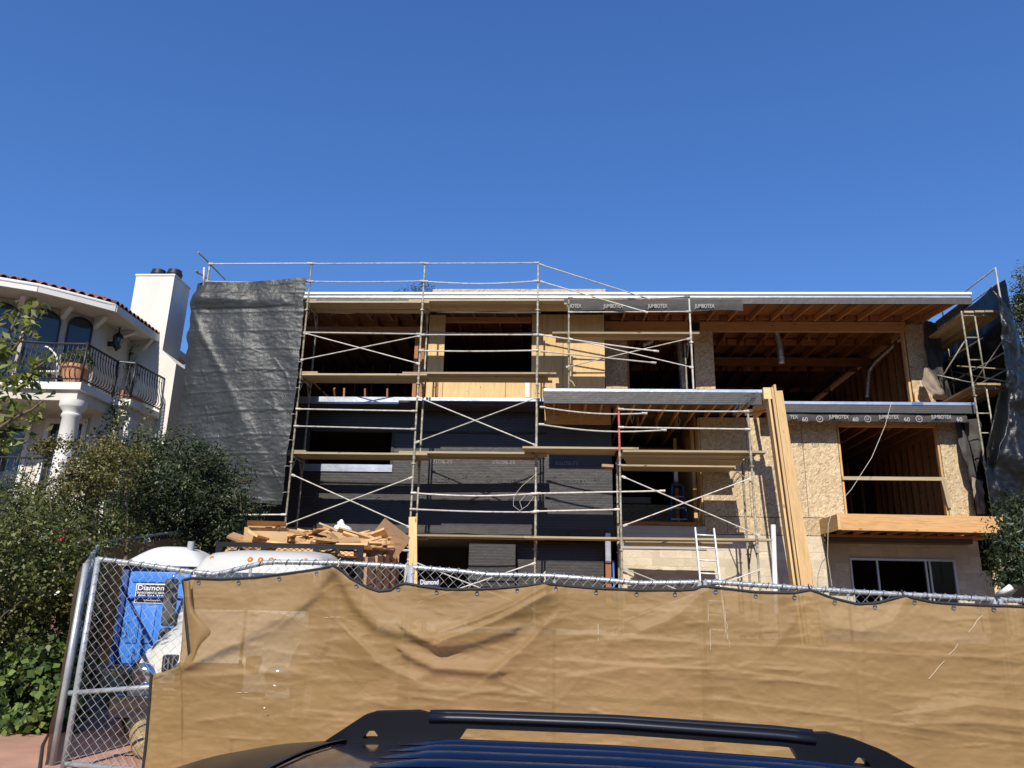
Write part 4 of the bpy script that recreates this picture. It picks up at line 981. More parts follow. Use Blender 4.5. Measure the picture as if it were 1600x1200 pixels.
# ================================================================== lumber, ladders, pipe
top, bot = (1201, 606), (1249, 935)
bd = [  # (dx top px, dx bottom px, width, thickness, y offset, drop)
    (13, 15, 0.25, 0.045, 0.00, 5), (4, 1, 0.05, 0.24, 0.06, 0), (0, -5, 0.05, 0.24, 0.10, 14), (8, 6, 0.05, 0.24, 0.05, -4), (18, 22, 0.05, 0.24, 0.10, 14), (22, 27, 0.04, 0.24, 0.14, 30)]
nm = ('widest board of the lumber bundle leaning on the deck', 'board second from the left in the leaning lumber bundle', 'leftmost board of the leaning lumber bundle', 'tallest board of the leaning lumber bundle, left of the wide one', 'thin board against the right edge of the wide leaning board', 'shortest board at the right of the leaning lumber bundle')
for (a, b, ww, tt, dy, dr), l in zip(bd, nm):
    p = P(top[0]+a, top[1]+dr, 17.98-dy*0); q = P(bot[0]+b, bot[1], 18.0); p.y += dy; q.y += dy
    o = board('lumber_board', p, q+(q-p).normalized()*1.25, ww, tt, 'lumber', None, (0, -1, 0.3)); tag(o, l, 'board', 'lumber bundle leaning against the deck')
o = board('lumber_board', P(645, 808, 16.6), P(651, 920, 16.2)+V(0, -.1, -.9), 0.17, 0.045, 'lumber_end', None, (0.15, -1, 0.3)); tag(o, 'single pale board leaning upright against the tall scaffold post', 'board')
def ladder(name, label, p, q, wid, n, mat, r=0.025):
    t = thing(name, label, 'ladder', q); p, q = Vector(p), Vector(q); d = (q-p).normalized(); s = V(1, 0, 0); s = (s-d*s.dot(d)).normalized()
    for k in (-1, 1): board('side_rail', p+s*k*wid/2, q+s*k*wid/2, 0.028, 0.075, mat, t, (0, -1, 0.3))
    L = (q-p).length
    for i in range(n): c = p+d*(0.16+i*0.3); rod('rung', c-s*wid/2, c+s*wid/2, 0.017, mat, t, 8)
    return t
a, b = P(1100.5, 826, 16.6), P(1110, 915, 16.0); ladder('ladder', 'white aluminium ladder leaning against the low scaffold deck', a, b+(b-a).normalized()*1.0, 0.39, 8, 'ladder_white')
st2 = thing('step_ladder', 'blue step ladder standing open inside the shaded recess', 'ladder', P(1062, 822, 21.0))
pa, pb, pc, pd_ = P(1050, 760, 21.0), P(1066, 759, 21.0), P(1047, 822, 21.0), P(1075, 822, 21.0)
for s, e in ((pa, pc), (pb, pd_)): board('side_rail', s, e+(e-s)*.02, 0.03, 0.09, 'ladder_blue', st2, (0, -1, 0.2))
for s, e in ((pa+V(.05, .5, 0), pc+V(.1, 1.0, 0)), (pb+V(0, .5, 0), pd_+V(-.05, 1.0, 0))): board('rear_leg', s-V(0, .45, 0), e, 0.03, 0.05, 'ladder_blue', st2, (0, -1, 0.2))
MB().bevbox(pa.x-.03, pb.x+.03, 20.95, 21.3, pa.z, pa.z+.08, .02).build('top_cap', 'iron', st2)
for i in range(1, 4):
    k = i/3.6; s, e = pa.lerp(pc, k), pb.lerp(pd_, k); board('step', s, e, 0.09, 0.03, 'steel', st2)
lv = MB().bevbox(P(1053, 734, 21.1).x, P(1059, 734, 21.1).x, 21.1, 21.14, P(1055, 752, 21.1).z, P(1055, 733, 21.1).z, .01).build('level_tool', 'white_trim')
tag(lv, 'pale level tool hanging above the blue step ladder', 'tool')
o = MB().tube([P(1208, 820, 17.6), P(1211, 915, 17.6), P(1212, 960, 17.6)], 0.055, 12).build('white_pipe', 'pvc', None, True, auto=40); tag(o, 'white upright plastic pipe left of the leaning lumber bundle', 'pipe')
b = [P(1393, 628, 19.15), P(1383, 665, 18.9), P(1362, 715, 18.6), P(1330, 765, 18.45), P(1318, 778, 18.45), P(1300, 800, 18.5), P(1294, 820, 18.5), P(1293, 870, 18.5), P(1300, 916, 18.5)]
tag(bent('rope', b, 0.0055, 'rope', None, 6), 'pale cable hanging from the right deck down to the ground', 'cable')
wpts = [P(838, 740, 17.9), P(815, 760, 17.9), P(803, 775, 17.9), P(802, 790, 17.9), P(812, 798, 17.9), P(824, 790, 17.9), P(834, 776, 17.9), P(822, 772, 17.9), P(812, 784, 17.9), P(816, 796, 17.9)]
tag(bent('wire_coil', wpts, 0.0045, 'rope', None, 5), 'thin loose coil of wire hanging on the scaffold post before black paper', 'wire')
tb = thing('torn_lath', 'tuft of curled wire lath at the right end of the projecting deck', 'wire', P(1160, 640, 18.1))
for i in range(9):
    e = P(1150+random.uniform(-8, 10), 645+random.uniform(-4, 6), 18.0); bent('strand', [P(1180+random.uniform(-12, 8), 612+random.uniform(0, 6), 18.1), P(1165+random.uniform(-6, 6), 622+random.uniform(-4, 4), 17.95), e], 0.0045, 'cable_dark', tb, 5)

# ================================================================== the neighbouring stucco house
gw = thing('garden_wall', 'shaded plaster wall behind the dark shrub left of the tarp', 'wall', (-9.8, 19.6, -.6))
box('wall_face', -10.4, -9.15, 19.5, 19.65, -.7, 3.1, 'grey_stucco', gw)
NB = thing('stucco_house', 'white stucco house with a curved balcony front, red tile eave and square chimney', 'house', (-12.5, 18, 0))
WALL = [(-19, 15.4), (-16, 15.6), (-13.6, 16.05), (-12.75, 16.45), (-12.1, 17.0), (-11.6, 17.65), (-11.45, 17.9), (-11.45, 21.5)]
EAVE = [(-19, 14.55), (-16, 14.8), (-13.9, 15.2), (-12.58, 15.63), (-11.91, 15.99), (-11.34, 16.56), (-10.9, 17.04), (-10.75, 17.21), (-10.80, 21.5)]
def wallstrip(path, z0, z1, th, name, mat, parent):
    m = MB(); n = len(path)
    for (a, b), (c, d) in zip(path, path[1:]):
        nn = V(-(d-b), c-a, 0).normalized()*th
        m.add([(a, b, z0), (c, d, z0), (c+nn.x, d+nn.y, z0), (a+nn.x, b+nn.y, z0), (a, b, z1), (c, d, z1), (c+nn.x, d+nn.y, z1), (a+nn.x, b+nn.y, z1)], BOXF)
    return m.build(name, mat, parent)
wallstrip(WALL, 4.8, 6.85, 0.25, 'wall', 'stucco_cream', NB)
# soffit, gutter, roof
m = MB(); k = len(EAVE)
wi = [(-19, 16.2), (-16, 16.4), (-14.2, 16.5), (-13.4, 16.75), (-12.8, 17.1), (-12.3, 17.5), (-11.9, 18.0), (-11.8, 18.2), (-11.8, 21.5)]
for (a, b), (c, d) in zip(list(zip(EAVE, wi)), list(zip(EAVE, wi))[1:]):
    m.add([(*a, 6.86), (*b, 6.86), (*d, 6.86), (*c, 6.86)], [(0, 1, 2, 3)])
m.build('soffit', 'stucco_cream', NB)
wallstrip(EAVE, 6.84, 7.0, -0.06, 'eave_board', 'white_trim', NB)
MB().tube([(x, y-.03, 7.0) for x, y in EAVE], 0.055, 8).build('gutter', 'white_trim', NB, True)
m = MB()
for (a, b), (c, d) in zip(list(zip(EAVE, wi)), list(zip(EAVE, wi))[1:]):
    m.add([(*a, 7.03), (*c, 7.03), (d[0]-.6, d[1]+.3, 7.75), (b[0]-.6, b[1]+.3, 7.75)], [(0, 1, 2, 3)])
rf = m.build('roof', 'roof_tile', NB)
# barrel tiles along the eave, three rows
L = 0; pos = []
for (a, b), (c, d) in zip(EAVE, EAVE[1:]):
    seg = V(c-a, d-b, 0); ln = seg.length; s = (0.2-L) % 0.2
    while s < ln:
        p = V(a, b, 0)+seg*(s/ln); nn = V(seg.y, -seg.x, 0).normalized(); pos.append((p, nn)); s += 0.2
    L = (L+ln) % 0.2
tm = MB()
for i in range(9):
    a = math.pi*i/8; tm.v += [V(0.085*math.cos(a), 0, 0.085*math.sin(a)), V(0.07*math.cos(a), .42, 0.07*math.sin(a)+.13), V(0.070*math.cos(a), 0, 0.070*math.sin(a))]
for i in range(8):
    tm.f += [(3*i, 3*i+3, 3*i+4, 3*i+1), (3*i, 3*i+2, 3*i+5, 3*i+3)]
tme = bpy.data.meshes.new('tile'); tme.from_pydata(tm.v, [], tm.f); tme.update(); tme.materials.append(MATS['roof_tile'])
tme.polygons.foreach_set('use_smooth', [True]*len(tme.polygons))
for p, nn in pos:
    if p.x < -14.5 or p.y > 19.6: continue
    for r in range(2):
        x = V(0, 0, 1).cross(-nn); mw = Matrix(((x.x, -nn.x, 0, p.x-nn.x*(.34*r-.05)), (x.y, -nn.y, 0, p.y-nn.y*(.34*r-.05)), (0, 0, 1, 7.05+.11*r+random.uniform(-.01, .012)), (0, 0, 0, 1)))
        link(bpy.data.objects.new('tile', tme), rf, mw)
# brackets under the eave
BR = []
# arched windows
def arched(c, dx, w, z0, z1, rise):
    d = V(*dx, 0).normalized(); nn = V(d.y, -d.x, 0); c = V(*c, 0)
    def outline(w, z0, z1, rise, n=14): return [(-w/2, z0), (w/2, z0)]+[(w/2*math.cos(a), z1-rise+rise*math.sin(a)) for a in [math.pi*i/n for i in range(n+1)]]
    o = outline(w+.07, z0-.05, z1+.035, rise+.02); inn = outline(w, z0, z1, rise); m = MB(); kk = len(o)
    pts = [c+d*a+V(0, 0, b) for a, b in o]; pin = [c+d*a+V(0, 0, b) for a, b in inn]
    m.v = [p+nn*.045 for p in pts]+[p+nn*.045 for p in pin]+[p-nn*.0 for p in pts]+[p+nn*.012 for p in pin]
    for i in range(kk):
        j = (i+1) % kk; m.f += [(i, j, kk+j, kk+i), (i, 2*kk+i, 2*kk+j, j), (kk+i, kk+j, 3*kk+j, 3*kk+i)]
    f = m.build('window', 'iron', NB)
    g = MB(); g.v = [p+nn*.014 for p in pin]; g.f = [tuple(range(kk))]; g.build('pane', 'window_glass', f)
def on_wall(px, py):                    # where a line of sight meets the curved wall
    for (a, b), (c, d) in zip(WALL, WALL[1:]):
        r = ray(px, py); den = r.x*(d-b)-r.y*(c-a)
        if abs(den) < 1e-9: continue
        t = (a*(d-b)-b*(c-a))/den; p = r*t; q = ((p.x-a)*(c-a)+(p.y-b)*(d-b))/((c-a)**2+(d-b)**2)
        if t > 0 and 0 <= q <= 1: return p, (c-a, d-b)
    return None, None
for x0, x1, yt, yb in ((-34, 22, 474, 585), (39, 88, 484, 590), (104, 139, 497, 548)):
    p0, _ = on_wall(x0, 530); p1, _ = on_wall(x1, 530); pc, dd = on_wall((x0+x1)/2, 530)
    c = (p0+p1)/2; dv = (p1-p0); top_ = on_wall((x0+x1)/2, yt)[0].z
    nn = V(dv.y, -dv.x, 0).normalized(); cen = pc+nn*.02 if (pc-c).dot(nn) > 0 else c+nn*.02
    arched((cen.x, cen.y), (dv.x, dv.y), dv.length*.97, 4.95, top_, dv.length*.42)
for px, py in ((-38, 470), (29, 490), (96, 500), (147, 512)):
    p, dd = on_wall(px, py); nn = V(dd[1], -dd[0], 0).normalized(); BR.append((p, nn))
BR.append((V(-11.45, 18.6, 0), V(1, 0, 0)))
for p, nn in BR:
    d = nn*0.52; s = V(-nn.y, nn.x, 0)*0.055; x, y = p.x, p.y
    MB().prism([V(x, y, 6.58)-s, V(x, y, 6.855)-s, V(x, y, 6.855)+d-s, V(x, y, 6.80)+d-s, V(x, y, 6.71)+d*.6-s], s*2).build('bracket', 'white_trim', NB)
# balcony slab, mouldings
SL = [(-19, 15.7), (-14.5, 16.1), (-12.59, 16.29), (-11.68, 16.5), (-10.8, 16.52), (-10.81, 17.91), (-10.42, 18.0), (-10.31, 21.0), (-19, 21.0)]
m = MB(); m.prism([V(x, y, 4.66) for x, y in SL], (0, 0, .17)); m.build('balcony_slab', 'white_trim', NB)
def inset(k): return [(x-k if x > -18 else x, y+k*.9 if y < 20 else y) for x, y in SL]
m = MB(); m.prism([V(x, y, 4.42) for x, y in inset(.10)], (0, 0, .239)); m.build('balcony_beam', 'stucco_cream', NB)
# railing: top and bottom rail, posts and bellied balusters
RP = [(-16.5, 15.95), (-14.5, 16.15), (-12.59, 16.35), (-11.68, 16.56), (-10.86, 16.58), (-10.86, 17.93), (-10.47, 18.05), (-10.36, 19.95)]
rl = MB().tube([(x, y, 5.78) for x, y in RP], 0.028, 6).build('balcony_railing', 'iron', NB)
MB().tube([(x, y, 4.93) for x, y in RP], 0.018, 6).build('bottom_rail', 'iron', rl)
for x, y in RP[4:]: rod('railing_post', (x, y, 4.82), (x, y, 5.83), 0.028, 'iron', rl, 8)
bel = [(0, .94), (0, .80), (.01, .66), (.045, .52), (.105, .36), (.135, .22), (.11, .13), (.03, .08), (0, .06)]
def baluster_mesh(r=0.011):
    t = MB().tube([V(a, 0, z) for a, z in bel], r, 5); t.lathe((0, 0, .80), [(.004, -.03), (.022, 0), (.004, .03)], 6)
    me = bpy.data.meshes.new('baluster'); me.from_pydata(t.v, [], t.f); me.update(); me.materials.append(MATS['iron']); me.polygons.foreach_set('use_smooth', [True]*len(me.polygons)); return me
bme = baluster_mesh()
def balusters(path, z0, parent, step, zscale=1.0):
    rest = step/2
    for (a, b), (c, d) in zip(path, path[1:]):
        seg = V(c-a, d-b, 0); ln = seg.length; s = rest; nn = V(seg.y, -seg.x, 0).normalized(); u = seg.normalized()
        while s < ln:
            p = V(a, b, 0)+u*s
            link(bpy.data.objects.new('baluster', bme), parent, Matrix(((nn.x, u.x, 0, p.x), (nn.y, u.y, 0, p.y), (0, 0, zscale, z0), (0, 0, 0, 1)))); s += step
        rest = s-ln
balusters([(-14.2, 16.18)]+RP[2:], 4.83, rl, 0.115)
# lower storey: wall, french windows, columns, low railing, side wall under the balcony
wl = MB(); YL = 18.0
for a, b, z0, z1 in ((-19, -13.9, .5, 4.45), (-13.9, -12.93, 4.12, 4.45), (-12.93, -12.35, .5, 4.45), (-12.35, -11.52, 4.19, 4.45), (-11.52, -10.9, .5, 4.45)): wl.box(a, b, YL, YL+.25, z0, z1)
wl.build('wall', 'stucco_cream', NB)
for a, b, t in ((-13.9, -12.93, 4.12), (-12.35, -11.52, 4.19)):
    f = MB()
    for q in ((a, a+.09, .5, t), (b-.09, b, .5, t), (a+.09, b-.09, t-.10, t)): f.box(q[0], q[1], YL+.06, YL+.12, q[2], q[3])
    fo = f.build('french_window', 'iron', NB); box('pane', a+.09, b-.09, YL+.085, YL+.095, .5, t-.10, 'window_glass', fo)
    tr = MB()
    for q in ((a-.12, a, .5, t+.12), (b, b+.12, .5, t+.12), (a, b, t, t+.12)): tr.box(q[0], q[1], YL-.04, YL-.002, q[2], q[3])
    tr.build('window_trim', 'white_trim', NB)
for cx in (-11.02, -14.6):
    MB().lathe((cx, 16.72, 0), [(.26, .5), (.235, 1.5), (.205, 3.2), (.185, 4.02), (.215, 4.05), (.215, 4.10), (.19, 4.12), (.20, 4.17), (.27, 4.25), (.29, 4.29), (.29, 4.42)], 24).build('column', 'white_trim', NB, True, auto=50)
lr = MB().tube([(-16.5, 16.4, 3.03), (-11.1, 16.4, 3.03)], 0.028, 6).build('lower_railing', 'iron', NB)
balusters([(-14.4, 16.4), (-11.2, 16.4)], 2.1, lr, 0.15)
sw = MB(); sw.box(-11.3, -10.62, 17.95, 18.2, -.5, 4.42); sw.box(-10.72, -10.47, 18.2, 20.8, -.5, 4.415); sw.build('side_wall', 'stucco', NB)
box('lower_wall', -19, -10.75, 17.2, 17.4, -1.2, 1.6, 'dirt', NB)
# chimney: shaft with a sloped shoulder, two dark pots
CY = 19.4; ct = P(213, 431, CY); cr = P(273, 431, CY); zt = ct.z
sx0, sx1 = ct.x, cr.x; zs = P(254, 547, CY).z; sh = 0.42
poly = [(sx0, zt), (sx1, zt), (sx1-.02, zs), (sx1+sh, zs-.38), (sx1+sh, -.3), (sx0, -.3)]
ch = MB().prism([V(x, CY, z) for x, z in poly], (0, .95, 0)).build('chimney', 'stucco', NB)
box('chimney_cap', sx0-.02, sx1+.02, CY-.02, CY+.97, zt+.003, zt+.05, 'white_trim', ch)
for px in (248, 273):
    c = P(px, 428, CY+.5); MB().lathe((c.x, CY+.5, zt+.05), [(.20, 0), (.20, .18), (.22, .19), (.22, .23), (.19, .24), (.19, .33)], 16).build('chimney_pot', 'iron', ch, True, auto=40)
# lantern and downspout
lp = on_wall(170, 533)[0] + V(.25, -.02, 0)
lan = MB().lathe((lp.x, lp.y, lp.z-.28), [(.02, 0), (.05, .06), (.10, .10), (.145, .34), (.15, .36), (.09, .45), (.03, .50), (.015, .60), (.03, .62), (.004, .66)], 6).build('lantern', 'iron', NB, False)
box('lantern_bracket', lp.x-.28, lp.x-.1, lp.y-.02, lp.y+.02, lp.z-.15, lp.z-.02, 'iron', lan)
MB().lathe((lp.x, lp.y, lp.z-.17), [(.112, 0), (.148, .22)], 6).build('lantern_glass', 'window_glass', lan)
dp = [V(-10.80, 19.2, 6.95), V(-10.85, 19.25, 6.8), V(-11.25, 19.5, 6.55), V(-11.33, 19.5, 6.3), V(-11.33, 19.5, 4.83)]
MB().tube(dp, 0.05, 8).build('downspout', 'white_trim', NB, True, auto=50)
# pot with a clipped ball of box on the balcony
pt = thing('potted_plant', 'clipped round bush in a big terracotta pot on the neighbour balcony', 'plant', P(117, 596, 17.0))
pb = P(115, 598, 17.0); pb.z = 4.835
MB().lathe(pb, [(.18, 0), (.27, .28), (.30, .42), (.34, .44), (.34, .52), (.31, .52), (.30, .46)], 22).build('pot', 'terracotta', pt, True, auto=40)
v, q = crown([((pb.x, pb.y, pb.z+.66), (.34, .34, .26), 300)], .06, 12, .05, .5, .1); np_mesh('foliage', v, q, 'leaf_box', pt)
# cane garden chair arm by the window: an arched white hoop
hp = [P(64, 553, 16.95), P(64, 546, 16.95), P(68, 541, 16.95), P(74, 542, 16.95), P(82, 548, 16.95), P(88, 556, 16.95), P(90, 563, 16.95)]
hp = [V(q.x, 16.95, q.z) for q in hp]+[V(P(92, 580, 16.95).x, 16.95, 4.84)]
hoop = thing('garden_chair', 'white metal garden chair with a curved arm behind the balcony railing', 'chair', (hp[0].x, 17.1, 4.83))
MB().tube([V(hp[0].x+.08, 16.95, 4.84)]+hp, 0.022, 8).build('arm', 'white_trim', hoop, True)
MB().tube([V(hp[0].x+.08, 17.45, 4.84)]+[h+V(0, .5, 0) for h in hp], 0.022, 8).build('arm', 'white_trim', hoop, True)
MB().bevbox(hp[0].x, hp[-1].x, 16.93, 17.47, 5.2, 5.24, .015).build('seat', 'white_trim', hoop)
bn = thing('bench', 'low reddish wooden bench on the neighbour balcony by the corner', 'bench', (-11.0, 18.9, 4.83))
for i in range(3): board('slat', (-11.0, 18.4, 5.0+.085*i), (-10.85, 19.3, 5.0+.085*i), .02, .06, 'bench_wood', bn)
for y in (18.5, 19.2): board('leg', (-10.95, y, 4.83), (-10.95, y, 5.2), .05, .05, 'bench_wood', bn, (0, 1, 0))

# ================================================================== portable toilet
pc0, pc1 = P(199, 880, 12.3), P(318, 880, 12.3); PW = (pc1.x-pc0.x)*0.93; PZ0 = gz(-6, 12.3)+.05; PT = P(250, 885, 12.3).z
pot = thing('portable_toilet', 'bright blue portable toilet with a white roof behind the chain link gate', 'toilet', (pc0.x+PW/2, 12.8, PZ0))
Tm = Matrix.Translation((pc0.x, 12.3, PZ0)) @ Matrix.Rotation(math.radians(4), 4, 'Z'); hh = PT-PZ0
def pbx(name, a, mat, parent=None, bev=0.02):
    return MB().bevbox(*a, bev).xform(Tm).build(name, mat, parent or pot, True, auto=40)
pbx('body', (0.03, PW-.03, .04, 1.12, 0.08, hh), 'potty_blue')
pbx('side_panel', (-.02, .028, .0, 1.13, 0.08, hh), 'potty_dark'); pbx('side_panel', (PW-.028, PW+.02, .0, 1.13, .08, hh), 'potty_dark')  # side faces in darker blue, their shade put into the colour
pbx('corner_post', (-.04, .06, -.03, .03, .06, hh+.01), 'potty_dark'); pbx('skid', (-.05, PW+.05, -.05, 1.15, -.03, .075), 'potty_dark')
dr = pbx('door', (.07, PW-.07, .01, .05, .12, hh-.03), 'potty_blue', None, .012)
for i in range(4): pbx('door_panel', (.14+i*.235, .33+i*.235, -.012, .02, .42, .98), 'potty_blue', dr, .02)
pbx('door_panel', (.12, PW-.12, -.012, .02, hh-.25, hh-.08), 'potty_blue', dr, .02)
MB().tube([Tm @ V(.10, -.005, 1.06), Tm @ V(.24, -.005, 1.11), Tm @ V(PW-.24, -.005, 1.11), Tm @ V(PW-.10, -.005, 1.06)], .022, 8).build('door_rib', 'potty_dark', dr, True)
pbx('vent_band', (.06, PW-.06, .0, .06, hh-.03, hh+.05), 'white_trim')
for i in range(4): pbx('vent_post', (.1+i*.3, .16+i*.3, -.01, .03, hh-.03, hh+.05), 'potty_blue', None, .01)
rm = MB(); nx, ny = 16, 12; kk = 0
for j in range(ny+1):
    for i in range(nx+1):
        u, v2 = i/nx, j/ny; e = min(u, 1-u)*2; e2 = min(v2, 1-v2)*2
        rm.v.append(Tm @ V(-.08+(PW+.16)*u, -.10+1.34*v2, hh+.04+.30*(1-(1-min(1, e*1.15))**2.2)*(1-(1-min(1, e2*1.3))**3)))
for j in range(ny):
    for i in range(nx): a = j*(nx+1)+i; rm.f.append((a, a+1, a+nx+2, a+nx+1))
kk = len(rm.v)
for (u, v2) in ((0, 0), (1, 0), (1, 1), (0, 1)): rm.v.append(Tm @ V(-.08+(PW+.16)*u, -.10+1.34*v2, hh+.02))
rm.f.append((kk+3, kk+2, kk+1, kk)); rm.build('roof', 'potty_white', pot, True, auto=50)
pbx('roof_rim', (-.09, PW+.09, -.11, 1.25, hh+.0, hh+.045), 'potty_white', None, .012)
MB().tube([Tm @ V(PW-.28, .25, hh+.2), Tm @ V(PW-.28, .25, hh+.42)], .055, 12).build('vent_pipe', 'pipe_grey', pot, True, auto=40)
sg = pbx('sign', (.20, .74, -.006, .008, hh-.57, hh-.27), 'sign_white', None, .003)
pbx('sign_face', (.213, .727, -.010, .0, hh-.557, hh-.283), 'sign_blue', sg, .002)
def ptext(s, x, z, size, wd): c = Tm @ V(x, -.013, z); ax = Tm.to_3x3() @ V(1, 0, 0); text('lettering', s, size, c, ax, (0, 0, 1), 'sign_white', sg, wd)
ptext('Diamond', .47, hh-.335, .11, .48); ptext('ENVIRONMENTAL SERVICES', .47, hh-.41, .045, .48); ptext('888-744-7191', .47, hh-.465, .07, .42)
MB().tube([Tm @ V(.35+.010*i, -.012, hh-.525+.010*math.sin(i*1.9)*(1+.5*math.sin(i*.7))) for i in range(26)], .004, 4).build('lettering', 'sign_white', sg)

# ================================================================== truck with a debris bed
TK = Matrix.Translation((-3.68, 10.0, gz(-3.68, 9.7)-.03)) @ Matrix.Rotation(math.radians(5.0), 4, 'Z') @ Matrix.Rotation(math.radians(4.6), 4, 'X')
TKC = TK @ Matrix.Diagonal((.94, 1, 1, 1))
tk = thing('truck', 'white dump truck parked nose out behind the screen, its bed heaped with wood scrap', 'truck', TK @ V(0, 0, 0))
def tb_(name, a, mat, parent=None, bev=.02): return MB().bevbox(*a, bev).xform(TKC).build(name, mat, parent or tk, True, auto=40)
# cab as a loft: (y, half width, z)
def loft(name, rings, mat, parent, smooth=True, auto=45, caps=True):
    m = MB(); n = len(rings[0])
    for r in rings: m.v += [V(*p) for p in r]
    for i in range(len(rings)-1):
        for j in range(n): a = i*n+j; b = i*n+(j+1) % n; m.f.append((a, b, b+n, a+n))
    if caps: m.f.append(tuple(range(n))[::-1]); m.f.append(tuple(range((len(rings)-1)*n, len(rings)*n)))
    return m.xform(TKC).build(name, mat, parent, smooth, auto=auto)
def ring(y0, y1, w, z, c=.14, n=5):           # rounded rectangle in plan at height z
    pts = []
    for cx, cy, a0 in ((w-c, y1-c, 0), (-w+c, y1-c, 90), (-w+c, y0+c, 180), (w-c, y0+c, 270)):
        pts += [(cx+c*math.cos(math.radians(a0+90*i/n)), cy+c*math.sin(math.radians(a0+90*i/n)), z) for i in range(n+1)]
    return pts
cab = loft('cab', [ring(-.52, 1.45, .88, .55), ring(-.52, 1.45, .90, 1.2), ring(-.50, 1.44, .89, 1.27), ring(-.14, 1.40, .86, 1.72, .13), ring(-.03, 1.38, .83, 1.83, .14), ring(.03, 1.36, .80, 1.90, .18), ring(.13, 1.30, .72, 1.955, .22), ring(.35, 1.15, .5, 1.985, .22)], 'white_paint', tk)
loft('windscreen', [[(-.80, -.47, 1.31), (.80, -.47, 1.31), (.80, -.455, 1.31), (-.80, -.455, 1.31)], [(-.76, -.155, 1.73), (.76, -.155, 1.73), (.76, -.14, 1.73), (-.76, -.14, 1.73)]], 'truck_glass', tk, False)
for s in (-1, 1):
    loft('side_window', [[(s*.892, -.2, 1.30), (s*.892, .9, 1.30), (s*.875, .9, 1.30), (s*.875, -.2, 1.30)], [(s*.872, .02, 1.70), (s*.872, .85, 1.70), (s*.865, .85, 1.70), (s*.865, .02, 1.70)]], 'truck_glass', tk, False)
for x in (-.66, -.14, .0, .14, .60):
    MB().lathe((0, 0, 0), [(.042, 0), (.038, .022), (.016, .034)], 10).xform(Matrix.Translation((x, .02+.05*abs(x), 1.875)) @ Matrix.Rotation(math.radians(60), 4, 'X')).xform(TKC).build('marker_lamp', 'amber', tk, True)
# nose: hood and fenders
def nose(y, w, zt, zb, r=.2, n=10):
    pts = []
    for i in range(n+1):
        a = math.pi*i/n; pts.append((w*(abs(math.cos(a))**.55)*(1 if math.cos(a) > 0 else -1), y, zb+(zt-zb)*(math.sin(a)**.62 if i not in (0, n) else 0)))
    return pts
loft('hood', [nose(-.48, .93, 1.30, .6), nose(-.8, .93, 1.24, .6), nose(-1.15, .90, 1.15, .6), nose(-1.38, .84, 1.02, .58), nose(-1.52, .72, .84, .58)], 'white_paint', tk, True, 60)
for s in (-1, 1):
    loft('fender', [[(s*(.62+.22*k), y, z+.0) for k, y, z in ((0, yy, zz), (1, yy, zz-.04), (1.25, yy, zz-.25), (1.25, yy, .42), (0, yy, .42))] for yy, zz in ((-.45, 1.05), (-.7, 1.08), (-1.0, 1.05), (-1.3, .95), (-1.5, .80))], 'white_paint', tk, True, 50)
    MB().lathe((0, 0, 0), [(.10, 0), (.13, .02), (.12, .06), (.06, .09)], 16).xform(Matrix.Translation((s*.74, -1.47, .72)) @ Matrix.Rotation(math.radians(90), 4, 'X') @ Matrix.Scale(1.25, 4, (1, 0, 0))).xform(TKC).build('headlight', 'chrome', tk, True)
    ai = tb_('air_intake', (s*.46-.08, s*.46+.08, -1.535, -1.44, .76, .93), 'black_steel')
    for k_ in range(3): tb_('intake_bar', (s*.46-.055+.045*k_, s*.46-.035+.045*k_, -1.55, -1.536, .78, .91), 'grey_plastic', ai, .003)
    # mirrors on arms
    mh = tb_('mirror', (s*.91-.075, s*.91+.075, -.62, -.52, 1.12, 1.66), 'grey_plastic', None, .03); tb_('mirror_bowl', (s*.91-.085, s*.91+.085, -.64, -.50, .90, 1.10), 'grey_plastic', mh, .05)
    MB().tube([V(s*.84, -.3, 1.68), V(s*.9, -.5, 1.72), V(s*.91, -.56, 1.66)], .013, 6).xform(TKC).build('mirror_arm', 'chrome', tk, True)
    MB().tube([V(s*.85, -.4, .86), V(s*.9, -.54, .80), V(s*.91, -.57, .90)], .013, 6).xform(TKC).build('mirror_arm', 'chrome', tk, True)
    for y in (-1.0, 4.3):
        wh = MB().lathe((0, 0, 0), [(.40, -.13), (.44, -.09), (.44, .09), (.40, .13), (.25, .13), (.22, .05), (.05, .03)], 24).xform(Matrix.Translation((s*.86, y, .44)) @ Matrix.Rotation(math.radians(90*s), 4, 'Y')).xform(TKC).build('wheel', 'rubber', tk, True, auto=40)
        MB().lathe((0, 0, 0), [(.25, .10), (.20, .14), (.06, .16)], 16).xform(Matrix.Translation((s*.86, y, .44)) @ Matrix.Rotation(math.radians(90*s), 4, 'Y')).xform(TKC).build('rim', 'chrome', wh, True)
gr = tb_('grille', (-.36, .36, -1.60, -1.50, .60, .86), 'grey_plastic')
for i in range(4): tb_('grille_bar', (-.34, .34, -1.615, -1.60, .63+i*.06, .655+i*.06), 'chrome', gr, .004)
tb_('bumper', (-.98, .98, -1.72, -1.55, .34, .55), 'chrome', None, .04)
MB().tube([V(-.3, -.50, 1.36), V(.25, -.47, 1.40)], .012, 6).xform(TKC).build('wiper', 'rubber', tk)
